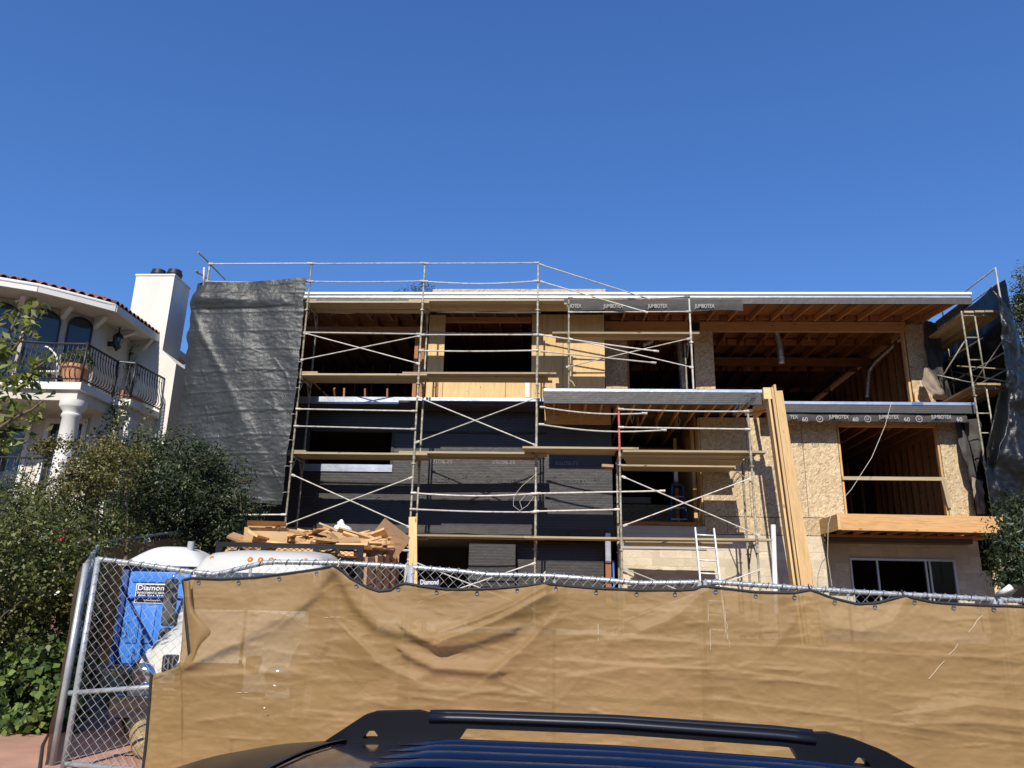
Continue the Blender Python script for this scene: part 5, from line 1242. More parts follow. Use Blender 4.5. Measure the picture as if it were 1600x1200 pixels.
# bed: rack at its front, board sides
RY = 1.55; BX = 1.07; BL = 6.1; FZ = 1.02
def tb_(name, a, mat, parent=None, bev=.02): return MB().bevbox(*a, bev).xform(TK).build(name, mat, parent or tk, True, auto=40)
tb_('bed_floor', (-BX, BX, RY, BL, FZ-.12, FZ), 'black_steel'); tb_('chassis', (-.45, .45, -.4, BL-.2, .5, .75), 'black_steel')
rack = MB()
for a in ((-BX, BX, RY-.06, RY, 2.02, 2.09), (-BX, -BX+.08, RY-.06, RY, FZ, 2.02), (BX-.08, BX, RY-.06, RY, FZ, 2.02), (-.42, -.34, RY-.055, RY-.005, FZ, 2.02), (.34, .42, RY-.055, RY-.005, FZ, 2.02)): rack.box(*a)
rack = rack.xform(TK).build('headboard_rack', 'black_steel', tk)
xm = MB(); st_ = .10
for i in range(49):
    pts = [V(-BX+.06+i*.0425+(.0425 if (k+i) % 2 else 0), RY-.03, 1.42+k*.026) for k in range(24)]
    xm.tube(pts, .0055, 4, False)
xm.xform(TK).build('expanded_mesh', 'black_steel', rack)['kind'] = 'stuff'
for s in (-1, 1):
    for i in range(4):
        y0 = RY+.03+i*(BL-RY)/4; tb_('bed_board', (s*BX-.02, s*BX+.02, y0, y0+(BL-RY)/4-.01, FZ, 1.48), 'bed_wood', None, .005)
        tb_('bed_board', (s*BX-.02, s*BX+.02, y0, y0+(BL-RY)/4-.01, 1.49, 1.90), 'bed_wood', None, .005)
    for i in range(5): y0 = RY+.05+i*(BL-RY-.1)/4; tb_('bed_stake', (s*(BX+.045)-.02, s*(BX+.045)+.02, y0-.04, y0+.04, FZ, 1.92), 'bed_wood', None, .005)
tb_('tailgate', (-BX, BX, BL, BL+.05, FZ, 1.9), 'bed_wood')
# heap
def heap_z(x, y): return 1.88+.30*math.exp(-((y-4.0)/1.9)**2-((x-.1)/1.15)**2)+.10*n3(x*2, y*2)
hp_ = grid('scrap_fill', lambda u, v: TK @ V(-BX+.03+(2*BX-.06)*u, RY+.08+(BL-RY-.12)*v, heap_z(-BX+2*BX*u, RY+(BL-RY)*v)-.12), 20, 30, 'bed_wood', tk)
for i in range(210):
    x, y = random.uniform(-1.0, 1.0), random.uniform(RY+.2, BL-.3); L = random.choice((.25, .4, .6, .9, 1.2)); wd = random.choice((.09, .09, .14, .2, .3)); th = random.choice((.02, .038, .038))
    yaw, pit = random.uniform(0, math.pi), random.gauss(0, .16)
    if abs(x)+L*abs(math.cos(yaw))/2 > 1.25: x *= .4
    d = V(math.cos(yaw)*math.cos(pit), math.sin(yaw)*math.cos(pit), math.sin(pit)); c = V(x, y, heap_z(x, y)+random.uniform(-.06, .10)+.04)
    up = V(random.gauss(0, .35), random.gauss(0, .35), 1)
    R3 = TK.to_3x3(); o = board('wood_offcut', TK @ (c-d*L/2), TK @ (c+d*L/2), wd, th, 'offcut_wood' if i % 4 else 'lumber', None, R3 @ up)
    kd = ('long narrow scrap board lying in the heap on the truck bed', 'long scrap boards heaped on the truck bed') if L > .8 else (('wide piece of scrap sheet lying in the heap on the truck bed', 'sheet pieces heaped on the truck bed') if wd > .17 else ('short scrap wood offcut lying in the heap on the truck bed', 'short offcuts heaped on the truck bed'))
    tag(o, kd[0], 'offcut', kd[1])
def open_box(name, label, c, sx, sy, sz, mat, rot, cat):
    t = thing(name, label, cat, TK @ V(*c)); Mx = TK @ Matrix.Translation(c) @ rot
    for nm2, a in (('bottom', (-sx/2, sx/2, -sy/2, sy/2, 0, .012)), ('side', (-sx/2, sx/2, -sy/2, -sy/2+.012, .013, sz)), ('side', (-sx/2, sx/2, sy/2-.012, sy/2, .013, sz)), ('side', (-sx/2, -sx/2+.012, -sy/2+.013, sy/2-.013, .013, sz)), ('side', (sx/2-.012, sx/2, -sy/2+.013, sy/2-.013, .013, sz))):
        MB().box(*a).xform(Mx).build(nm2, mat, t)
    return t, Mx
t, Mx = open_box('cardboard_box', 'open cardboard box at the left end of the scrap heap', (-.66, 2.6, 1.98), .66, .5, .34, 'cardboard', Matrix.Rotation(.25, 4, 'Z'), 'box')
for s in (-1, 1): MB().add([(-.30, s*.25, .36), (.30, s*.25, .36), (.29, s*.40, .44), (-.29, s*.40, .44)], [(0, 1, 2, 3)]).xform(Mx).build('flap', 'cardboard', t)
t, Mx = open_box('wooden_crate', 'tipped brown wooden crate standing on one corner of the scrap heap', (.92, 4.9, 2.02), .62, .45, .42, 'bed_wood', Matrix.Rotation(.2, 4, 'Z') @ Matrix.Rotation(.62, 4, 'Y') @ Matrix.Rotation(.3, 4, 'X'), 'crate')
MB().box(-.31, .31, -.225, .225, .421, .435).xform(Mx).build('lid', 'bed_wood', t)
bgm = MB(); bc = V(.20, 4.6, 2.30)
bgm.lathe(bc, [(.01, -.1), (.13, -.09), (.18, -.03), (.20, .03), (.19, .09), (.16, .14), (.11, .18), (.07, .195), (.085, .22), (.07, .235)], 28)
for i, p in enumerate(bgm.v): d = p-bc; bgm.v[i] = bc+d*(1+.30*n3(p.x*6, p.y*6, p.z*6)+.16*n3(p.x*15, p.y*15, p.z*15))+V(-.5*max(0, d.z-.12), 0, 0)+V(0, 0, .05*n3(p.x*11, p.y*11, 3))
for i, p in enumerate(bgm.v): bgm.v[i] = bc+(p-bc)*.8
tag(bgm.xform(TK).build('plastic_bag', 'bag_plastic', None, True), 'knotted white plastic bag on top of the scrap heap', 'bag')

# ================================================================== chain link fence
FYY = 6.62
RAIL = [(120, 868), (150, 873), (200, 879), (275, 890), (330, 897.5), (342, 897), (360, 892), (418, 878), (530, 879.5), (640, 886), (720, 893), (760, 898), (860, 900), (940, 906), (1000, 911.5), (1090, 910), (1105, 909), (1225, 917), (1350, 926), (1450, 931), (1545, 936.5), (1600, 939), (1900, 962)]
def rail_z(px): return interp(RAIL, px)
def fpt(px, py, y=FYY): return P(px, py, y)
def wire_net(name, f, i0, i1, z0f, z1f, parent, p=0.04, r=0.0021):
    """zigzag wires hooked into each other; f(s, z) -> point"""
    m = MB()
    n = int((i1-i0)/p)
    for i in range(n):
        s0 = i0+i*p; zb = z0f(s0); zt = z1f(s0); k = int((zt-zb)/p); pts = []
        for q in range(k+1):
            pts.append(f(s0+(p if (q+i) % 2 else 0), zt-q*p))
        if len(pts) > 2: m.tube(pts, r, 3, False)
    o = mesh_obj(name, m.v, m.f, 'wire', parent, False); o['kind'] = 'stuff'; return o
def px_at(x):                               # photo column of a fence point, for the sagging rail
    return 800+(x*_R.x+FYY*_R.y)/(x*_F.x+FYY*_F.y)*FPX*1.0
railpts = [(P(a, b, FYY).x, P(a, b, FYY).z) for a, b in RAIL]
def rz(x): return interp(railpts, x)
GATES = [(150, 640, 'with bent top rail behind the left end of the screen'), (640, 1097, 'from the single leaning board to the white ladder'), (1097, 1558, 'right of the white ladder'), (1558, 1890, 'at the far right edge')]
for gi, (a, b, l) in enumerate(GATES):
    xa, xb = P(a, rail_z(a), FYY).x+.02, P(b, rail_z(b), FYY).x-.02
    fe = thing('chain_link_panel', 'galvanized chain link fence panel '+l, 'fence', ((xa+xb)/2, FYY, gz(xa, FYY)), 'temporary fence panels along the street')
    N = 26
    bent('top_rail', [(xa+(xb-xa)*i/N, FYY, rz(xa+(xb-xa)*i/N)) for i in range(N+1)], 0.021, 'fence_steel', fe, 10)
    for x in (xa, xb): rod('post', (x, FYY+.03*gi % .05, gz(x, FYY)-.05), (x, FYY, rz(x)+.012), 0.024, 'fence_steel', fe)
    xm_ = (xa+xb)/2; rod('stay', (xm_, FYY+.02, gz(xm_, FYY)), (xm_, FYY+.005, rz(xm_)-.02), 0.014, 'fence_steel', fe, 8)
    zm = -0.62 if gi == 0 else None
    if gi == 0:
        p0, p1 = P(108, 1083, FYY), P(330, 1066, FYY); rod('mid_rail', p0, p1, 0.02, 'fence_steel', fe)
    else: rod('mid_rail', (xa, FYY, rz(xa)-.95), (xb, FYY, rz(xb)-.95), 0.02, 'fence_steel', fe)
    rod('bottom_rail', (xa, FYY, gz(xa, FYY)+.06), (xb, FYY, gz(xb, FYY)+.06), 0.02, 'fence_steel', fe)
    wire_net('wire_mesh', lambda s, z: V(s+.004*n3(s*5, z*5), FYY-.026+.012*n3(s*2, z*2, 3), z), xa, xb, lambda s: gz(s, FYY)+.05, lambda s: rz(s)-.005+.03, fe)
    tm_ = MB(); x = xa+.05
    while x < xb-.02:
        z = rz(x); tm_.tube([V(x+.012*math.sin(t), FYY+.026*math.cos(t), z+.026*math.sin(t)) for t in [i*.7 for i in range(9)]], .0028, 4, False); x += .115
    o = mesh_obj('tie_wires', tm_.v, tm_.f, 'cable_dark', fe); o['kind'] = 'stuff'
# corner and side fence running back up the lot, with its own tan screen
S0, S1, S2 = P(134, 884, 6.78), P(157, 847, 13.0), P(291, 829, 15.6)
sf = thing('chain_link_panel', 'chain link side fence rising steeply back beside the hedge', 'fence', (S0.x, S0.y, gz(S0.x, S0.y)))
bent('top_rail', [S0, S0.lerp(S1, .5), S1], 0.022, 'fence_steel', sf, 10)
for k in (0, .33, .66, 1.0):
    q = S0.lerp(S1, k); rod('post', (q.x, q.y, gz(q.x, q.y)-.1), (q.x, q.y, q.z+.02), 0.026, 'fence_steel', sf)
dS = (S1-S0); LS = V(dS.x, dS.y, 0).length
def along(s, z):
    q = S0+dS*(s/LS); return V(q.x, q.y, z)
wire_net('wire_mesh', along, 0, LS, lambda s: (S0+dS*(s/LS)).z-1.75, lambda s: (S0+dS*(s/LS)).z, sf, 0.05, .0024)
bf = thing('chain_link_panel', 'chain link fence with brown screen behind the portable toilet', 'fence', ((S1.x+S2.x)/2, 14.3, -1))
bent('top_rail', [S1, S2], 0.024, 'fence_steel', bf, 10)
for k in (0, .5, 1): q = S1.lerp(S2, k); rod('post', (q.x, q.y, gz(q.x, q.y)-.1), (q.x, q.y, q.z+.02), 0.026, 'fence_steel', bf)
dB = S2-S1; LB = V(dB.x, dB.y, 0).length
wire_net('wire_mesh', lambda s, z: (lambda q: V(q.x, q.y, z))(S1+dB*(s/LB)), 0, LB, lambda s: (S1+dB*(s/LB)).z-2.0, lambda s: (S1+dB*(s/LB)).z, bf, 0.05, .0024)
def scr(a, b, top, bot, seed, off):
    nn = V(b.y-a.y, -(b.x-a.x), 0).normalized()
    def fn(u, v):
        q = a.lerp(b, u); z = q.z-top-(bot-top)*v-.03*math.sin(u*9)**2; d = off+.02*n3(u*6, v*5, seed)+.008*n3(u*20, v*18, seed); return V(q.x+nn.x*d, q.y+nn.y*d, z)
    return fn
o = grid('privacy_screen', scr(S1, S2, .10, 2.15, 2.0, .05), 50, 30, 'tan_screen'); tag(o, 'shaded brown privacy screen on the fence behind the portable toilet', 'screen')
o = grid('privacy_screen', scr(S0, S0.lerp(S1, .42), .05, 1.85, 6.0, -.05), 40, 30, 'tan_screen'); tag(o, 'brown privacy screen on the outer side of the side fence next to the hedge', 'screen')

# ---- the big tan screen tied to the street side of the fence
TOP = [(214, 1330), (224, 1200), (231, 1130), (236.5, 1064), (238.5, 1054), (262, 1048), (283.5, 1040), (285, 960), (286, 906), (300, 903), (345, 905), (400, 902), (470, 893), (515, 887), (527, 886), (535, 890), (550, 904), (575, 918), (592, 924), (610, 922), (622, 914), (632, 911), (660, 916), (700, 921), (760, 920), (815, 916), (850, 912), (870, 914), (930, 919), (1000, 922), (1060, 922), (1085, 921), (1097, 916), (1112, 917), (1180, 925), (1240, 926.5), (1262, 922), (1272, 924), (1300, 934), (1340, 944), (1370, 942), (1395, 935), (1412, 931), (1428, 935), (1460, 941), (1500, 944), (1600, 948), (1700, 954), (1800, 960)]
cols = []
x = 214.0
while x < 1800:
    cols.append(x); x += 0.5 if 234 < x < 240 or 283 < x < 287 else (1.6 if x < 300 else 3.0)
def seg_d(px, py, a, b):
    vx, vy = b[0]-a[0], b[1]-a[1]; t = ((px-a[0])*vx+(py-a[1])*vy)/(vx*vx+vy*vy); t = max(0, min(1, t))
    dx, dy = px-a[0]-vx*t, py-a[1]-vy*t; s = 1 if vx*dy-vy*dx > 0 else -1
    return math.hypot(dx, dy), s, t
FOLDS = [  # polyline, height (m), half width (px)
    ([(262, 1052), (330, 1022), (420, 978), (480, 938), (524, 890)], .034, 10), ([(300, 1010), (345, 990), (400, 958)], .02, 9),
    ([(527, 890), (520, 960), (508, 1010)], .02, 12), ([(530, 890), (556, 940), (590, 975), (640, 992), (690, 1008)], .040, 14), ([(853, 915), (853, 1195)], .006, 3.5), ([(1097, 920), (1097, 1195)], .006, 3.5), ([(1345, 948), (1347, 1195)], .005, 3.5), ([(405, 905), (404, 1195)], .006, 3.5), ([(545, 905), (600, 955), (680, 975), (760, 950), (845, 915)], .022, 16), ([(300, 1040), (360, 1012), (430, 985), (505, 925)], .02, 7),
    ([(640, 985), (690, 1010), (740, 1003), (800, 985)], .036, 9), ([(690, 985), (740, 970), (800, 945), (850, 916)], .045, 9),
    ([(692, 1000), (780, 968), (852, 930)], .035, 8), ([(635, 1020), (680, 1043), (740, 1048), (775, 1050)], .036, 9),
    ([(770, 1050), (820, 1010), (852, 975)], .03, 9), ([(560, 1000), (600, 1040), (650, 1062)], .025, 12), ([(235, 1060), (330, 1056), (420, 1050), (500, 1044)], .012, 7),
    ([(640, 1075), (760, 1080), (850, 1090)], .014, 6), ([(1000, 985), (1050, 965), (1097, 925)], .022, 12), ([(935, 1000), (980, 996), (1095, 1004)], .016, 5), ([(870, 1060), (940, 1050), (1000, 1040)], .018, 9),
    ([(1266, 926), (1290, 970), (1340, 985), (1390, 970), (1412, 936)], .022, 12), ([(1290, 955), (1340, 968), (1380, 960)], .018, 9), ([(1266, 930), (1230, 985), (1190, 1030)], .014, 10),
    ([(1410, 936), (1450, 960), (1540, 985)], .014, 10), ([(860, 1030), (1000, 1040), (1130, 1046), (1320, 1074)], .010, 3.5), ([(1100, 1005), (1250, 1012), (1400, 1022), (1600, 1028)], .010, 3.5), ([(1110, 1090), (1300, 1118), (1600, 1160)], .010, 4), ([(1440, 1110), (1520, 1100), (1600, 1108)], .03, 14), ([(1430, 1130), (1520, 1128), (1600, 1135)], .02, 10)]
rr = random.Random(5)
for i in range(260):
    a = (rr.uniform(300, 1590), rr.uniform(930, 1180)); L = rr.uniform(16, 110); an = rr.gauss(0.03, .14)
    FOLDS.append(([a, (a[0]+L*math.cos(an), a[1]+L*math.sin(an))], rr.uniform(.003, .009), rr.uniform(2.2, 4.5)))
for i in range(36):
    a = (rr.uniform(300, 1590), rr.uniform(940, 1150)); L = rr.uniform(30, 120); an = rr.choice((-1, 1))*rr.uniform(.35, .9)
    FOLDS.append(([a, (a[0]+L*.5*math.cos(an)+rr.uniform(-6, 6), a[1]+L*.5*math.sin(an)+rr.uniform(-6, 6)), (a[0]+L*math.cos(an), a[1]+L*math.sin(an))], rr.uniform(.002, .005), rr.uniform(2.5, 5)))
FB = [(min(p[0] for p in pl)-4*w_, max(p[0] for p in pl)+4*w_, min(p[1] for p in pl)-4*w_, max(p[1] for p in pl)+4*w_, pl, h_, w_) for pl, h_, w_ in FOLDS]
BIG = ((530, 890), (262, 1052), (640, 985), (635, 1020)); NR = 200; vs = []
for x in cols:
    t0 = interp(TOP, x); act = [f for f in FB if f[0] < x < f[1]]
    for j in range(NR+1):
        v = j/NR; y = t0+(1345-t0)*v
        p = P(x, y, FYY-.075)
        d = .018*n3(p.x*.9, p.z*1.4, 2.1)+.009*n3(p.x*2.4, p.z*5, 5.2)+.0045*n3(p.x*6, p.z*16, 7.7)+.0025*n3(p.x*15, p.z*30, 3.1)
        for (a0, a1, b0, b1, pl, h_, w_) in act:
            if not b0 < y < b1: continue
            best = min((seg_d(x, y, pl[k], pl[k+1]) for k in range(len(pl)-1)), key=lambda q: q[0])
            e = min(1, math.hypot(x-pl[0][0], y-pl[0][1])/(3*w_), math.hypot(x-pl[-1][0], y-pl[-1][1])/(3*w_)) if len(pl) < 3 or h_ < .02 else 1
            if best[0] < 4*w_:
                q = best[0]/w_*best[1]; hh_ = h_*(1.25 if h_ > .018 else .9)*e
                if pl[0] in BIG: d -= hh_*(math.exp(-(q/1.7)**2) if q < 0 else math.exp(-(q/.8)**2))
                else: d -= hh_*(math.exp(-abs(q/.6)**1.3) if q < 0 else math.exp(-abs(q/1.8)**1.3))
        # the loose sheet bellies out between its ties
        d -= .035*math.sin(min(1, v*2.2)*math.pi)*abs(math.sin(x*math.pi/245))*.6
        p.y += d; vs.append(p)
n = NR+1; fs = [(i*n+j, (i+1)*n+j, (i+1)*n+j+1, i*n+j+1) for i in range(len(cols)-1) for j in range(NR)]
scn = thing('privacy_screen', 'long tan mesh privacy screen draped in folds along the street fence', 'screen', (0.5, FYY-.1, gz(0, FYY)))
mesh_obj('cloth', vs, fs, 'tan_screen', scn, True, False)
hem = [vs[i*n] + V(0, -.004, 0) for i in range(0, len(cols)) if cols[i] > 285.6]; bent('hem', hem[::2], 0.011, 'hem_tape', scn, 6)
bent('hem', [vs[i*n]+V(0, -.004, 0) for i in range(len(cols)) if cols[i] < 239][::3], 0.012, 'hem_tape', scn, 6)
bent('hem', [P(286, 906, 6.52), P(290, 930, 6.52), P(290, 960, 6.5), P(294, 1000, 6.5), P(296, 1022, 6.5), P(288, 1040, 6.52)], 0.014, 'hem_tape', scn, 6)
gm = MB().lathe((0, 0, 0), [(.009, -.003), (.016, -.004), (.018, 0), (.016, .004), (.009, .003)], 10, False); gme = bpy.data.meshes.new('grommet'); gme.from_pydata(gm.v, [], gm.f); gme.update(); gme.materials.append(MATS['chrome'])
for i in range(len(cols)):
    if cols[i] > 300 and int(cols[i]/62) != int(cols[i-1]/62): link(bpy.data.objects.new('grommet', gme), scn, Matrix.Translation(vs[i*n+3]+V(0, -.008, 0)) @ Matrix.Rotation(math.pi/2, 4, 'X'))
# gathered selvage that curls back at the upper left
def curl(u, v):
    py = 908+132*v; px = interp([(908, 287), (960, 291), (1000, 295), (1022, 297), (1040, 290)], py)+u*(10+24*math.exp(-((py-985)/22)**2)); return P(px, py, 6.50-.03*math.sin(u*3)+.0*v)
grid('selvage', curl, 6, 30, 'tan_screen', scn)
for px, py in ((527, 886), (850, 911), (1097, 915), (1265, 922), (1412, 931), (632, 910), (300, 902), (1560, 945)):
    q = P(px, py, FYY-.05); r_ = V(q.x, FYY, rz(q.x)); MB().tube([q, q.lerp(r_, .5)+V(.01, -.02, 0), r_+V(0, -.03, .02), r_+V(.01, .0, .035)], .005, 5).build('tie', 'rope' if px < 1000 else 'cable_dark', scn)
# pale lines drawn on the cloth for light leaking through
def light_leak(pts, r=.003):
    out = []
    for (a, b), (c, d) in zip(pts, pts[1:]):
        for i in range(12): t = i/12; out.append((a+(c-a)*t, b+(d-b)*t))
    m = MB()
    for i in range(0, len(out)-1, 1):
        if rr.random() < .25: continue
        q = [min(range(len(cols)), key=lambda k: abs(cols[k]-e[0])) for e in out[i:i+2]]
        pp = []
        for e, ci in zip(out[i:i+2], q):
            t0 = interp(TOP, cols[ci]); j = int(max(0, min(NR, (e[1]-t0)/(1345-t0)*NR))); pp.append(vs[ci*n+j]+V(0, -.004, 0))
        if (pp[0]-pp[1]).length > .01: m.tube(pp, r, 4, False)
    mesh_obj('scuff_marks', m.v, m.f, 'scuff_tone', scn)['kind'] = 'stuff'
light_leak([(1104, 945), (1110, 1022)]); light_leak([(1129, 940), (1139, 1018)]); light_leak([(1533, 962), (1444, 1070)]); light_leak([(508, 966), (534, 966)], .003); light_leak([(366, 1084), (392, 1083)], .003); light_leak([(934, 975), (934, 1005)], .003)
hm = MB()
for px, py, s in ((413, 1106, 1.4),):
    c = P(px, py, FYY-.155); hm.add([c+V(-.006*s, 0, 0), c+V(0, -.002, -.003*s), c+V(.006*s, 0, .001*s), c+V(0, -.002, .005*s)], [(0, 1, 2, 3)])
hm.build('hole_patch', 'white_flower', scn)  # white patch standing for light through a hole in the cloth
# sign on the fence
sg2 = thing('fence_sign', 'small dark blue plate with white lettering wired to the fence beside the leaning board', 'sign', P(672, 912, 6.58))
a, b = P(654, 917, 6.575), P(688, 906, 6.575); MB().box(a.x, b.x, 6.57, 6.576, a.z, b.z).build('plate', 'sign_blue', sg2)
text('lettering', 'Diamond', 0.055, ((a.x+b.x)/2, 6.567, (a.z+b.z)/2+.008), (1, 0, 0.02), (0, 0, 1), 'sign_white', sg2, 0.15)
# wattles and sandbags behind the gate, cable on the ground
def wattle(label, pts, r):
    out = []
    for (a, b) in zip(pts, pts[1:]): out += [Vector(a).lerp(Vector(b), i/6) for i in range(6)]
    out.append(Vector(pts[-1])); rs = [r*(1+.16*n3(i*.8, r*90)) for i in range(len(out))]; rs[0] *= .7; rs[-1] *= .7
    tag(MB().tube(out, rs, 12).build('straw_wattle', 'straw', None, True, auto=60), label, 'straw roll')
g0 = lambda px, py: (lambda q: V(q.x, q.y, gz(q.x, q.y)+.11))(PZ(px, py, -1.22))
wattle('straw roll lying from the toilet towards the gate', [g0(150, 1078), g0(180, 1092), g0(202, 1112), g0(218, 1140), g0(230, 1168)], .11)
wattle('shorter straw roll lying under the mid rail of the gate', [g0(120, 1085), g0(150, 1078), g0(175, 1080)], .10)
for i, (px, py) in enumerate(((205, 1052), (172, 1062), (222, 1090))):
    c = PZ(px, py, -1.1); q = MB().bevbox(c.x-.22, c.x+.22, c.y-.14, c.y+.14, gz(c.x, c.y)-.02, gz(c.x, c.y)+.24, .09)
    for k in range(len(q.v)): q.v[k] += V(.04*n3(q.v[k].x*5, q.v[k].z*5, i), .03*n3(q.v[k].y*5, i), .04*n3(q.v[k].x*4, q.v[k].y*4, i))
    tag(q.build('sandbag', 'paper_brown', None, True, auto=60), ('brown sandbag leaning at the foot of the portable toilet', 'brown sandbag left of the toilet foot by the side fence', 'brown sandbag beside the truck wheel')[i], 'sandbag')
cb = [PZ(62, 1199, -1.28), PZ(66, 1165, -1.28), PZ(80, 1140, -1.28), PZ(96, 1125, -1.28), PZ(112, 1120, -1.28)]
tag(bent('ground_cable', [V(q.x, q.y, gz(q.x, q.y)+.014) for q in cb], .012, 'cable_dark', None, 6), 'dark cable curling over the red paving at the fence corner', 'cable')

# ================================================================== parked car in front
CA = Matrix.Translation((0.065, 2.05, -2.012)) @ Matrix.Rotation(math.atan(.025), 4, 'Y')
car = thing('parked_car', 'dark blue estate car with black roof rails parked in front of the screen', 'car', (0.15, 2.05, -2.02))
PROF = [(-2.95, .62, .70), (-2.90, .78, .80), (-2.7, .90, .86), (-2.3, .99, .89), (-1.95, 1.05, .90), (-1.80, 1.12, .88), (-1.6, 1.27, .80), (-1.4, 1.42, .72), (-1.15, 1.535, .67), (-.95, 1.58, .645), (-.78, 1.60, .64), (-.4, 1.622, .635), (.1, 1.630, .635), (.6, 1.622, .635), (1.1, 1.595, .625), (1.35, 1.56, .615), (1.5, 1.46, .62), (1.62, 1.2, .70), (1.70, .95, .80), (1.74, .6, .80)]
def prof(x):
    return interp([(a, b) for a, b, c in PROF], x), interp([(a, c) for a, b, c in PROF], x)
def body_ring(x):
    zr, wr = prof(x); zb = min(.96, zr-.03); w0 = interp([(-2.95, .70), (-2.6, .86), (-1.9, .90), (1.2, .90), (1.74, .80)], x); pts = []
    half = [(w0*.93, .24), (w0, .42), (w0+.005, .65), (w0-.005, zb)]
    if zr-zb > .1: half += [(wr+.045+(w0-wr-.05)*.35, zb+(zr-zb)*.55), (wr+.04, zr-.075), (wr-.01, zr-.028)]
    else: half += [(w0*.97, zb+(zr-zb)*.4), (w0*.93, zb+(zr-zb)*.7), (w0*.85, zr-.012)]
    half += [(wr*.72, zr-.012), (wr*.36, zr-.003), (0, zr)]
    return [V(x, y, z) for y, z in half]+[V(x, -y, z) for y, z in half[-2::-1]]
xs_ = sorted(set([p[0] for p in PROF]+[round(-.95+.1*i, 2) for i in range(25)])); rings = [body_ring(x) for x in xs_]
m = MB(); nn_ = len(rings[0])
for r in rings: m.v += r
for i in range(len(rings)-1):
    for j in range(nn_-1): m.f.append((i*nn_+j, i*nn_+j+1, (i+1)*nn_+j+1, (i+1)*nn_+j))
    m.f.append((i*nn_+nn_-1, i*nn_, (i+1)*nn_, (i+1)*nn_+nn_-1))
m.f.append(tuple(range(nn_))); m.f.append(tuple(range((len(rings)-1)*nn_, len(rings)*nn_)))
m.xform(CA).build('body', 'car_paint', car, True, auto=38)
def roof_at(x, y):
    zr, wr = prof(x); a = abs(y); return interp([(0, zr), (wr*.36, zr-.003), (wr*.72, zr-.012), (wr-.01, zr-.028), (wr+.04, zr-.075)], a)
def skin(name, x0f, x1f, y0, y1, nx_, ny_, off, mat, parent):
    def fn(u, v):
        y = y0+(y1-y0)*v; x0, x1 = x0f(y), x1f(y); x = x0+(x1-x0)*u; zr, wr = prof(x); yy = y*(wr+.02)/.66 if name == 'windscreen' else y
        return CA @ V(x, yy, roof_at(x, yy)+off)
    return grid(name, fn, nx_, ny_, mat, parent)
skin('windscreen', lambda y: -1.80+.05*abs(y), lambda y: -.80+.07*(y/.64)**2, -.66, .66, 22, 16, .006, 'car_glass', car)
skin('windscreen_seal', lambda y: -.80+.07*(y/.64)**2, lambda y: -.785+.07*(y/.64)**2, -.66, .66, 2, 16, .009, 'rubber', car)
for yy in (-.46, -.33, -.20, -.07, .07, .20, .33, .46):
    def rib(u, v, yy=yy):
        x = -.55+1.85*u; e = min(1, min(u, 1-u)*14); y = yy+(v-.5)*.075; return CA @ V(x, y, roof_at(x, y)+.002+.013*e*max(0, math.sin(v*math.pi))**.7)
    grid('roof_rib', rib, 30, 6, 'car_paint', car)
def strip(name, x0, x1, side, mat):
    def fn(u, v):
        x = x0+(x1-x0)*u; r = body_ring(x); zs = [(p.y, p.z) for p in r[3:6]]; a, b = r[3], r[5]; q = r[4]
        p = a.lerp(q, v*2) if v < .5 else q.lerp(b, v*2-1); return CA @ V(p.x, side*(p.y+.004), p.z)
    grid(name, fn, 16, 6, mat, car)
for s in (-1, 1):
    for a, b in ((-1.15, -.25), (-.18, .65), (.72, 1.3)): strip('side_window', a, b, s, 'dark_glass')
    for x in (-2.05, .85):
        wm = Matrix.Translation((x, s*.82, .34)) @ Matrix.Rotation(math.radians(-90*s), 4, 'X')
        wh = MB().lathe((0, 0, 0), [(.24, -.09), (.31, -.10), (.335, -.06), (.335, .06), (.31, .10), (.24, .09)], 28).xform(wm).xform(CA).build('wheel', 'rubber', car, True, auto=40)
        MB().lathe((0, 0, 0), [(.24, .07), (.22, .09), (.08, .075), (.05, .095), (.01, .10)], 20).xform(wm).xform(CA).build('rim', 'aluminium', wh, True)
    MB().bevbox(-2.86, -2.60, s*.64-.14, s*.64+.14, .68, .82, .04).xform(CA).build('headlight', 'chrome', car, True, auto=40)
    MB().bevbox(1.60, 1.73, s*.70-.08, s*.70+.08, .8, 1.1, .03).xform(CA).build('tail_light', 'red_post', car, True, auto=40)
    MB().bevbox(-1.38, -1.18, s*.98-.11, s*.98+.11, .98, 1.12, .04).xform(CA).build('door_mirror', 'car_paint', car, True, auto=40)
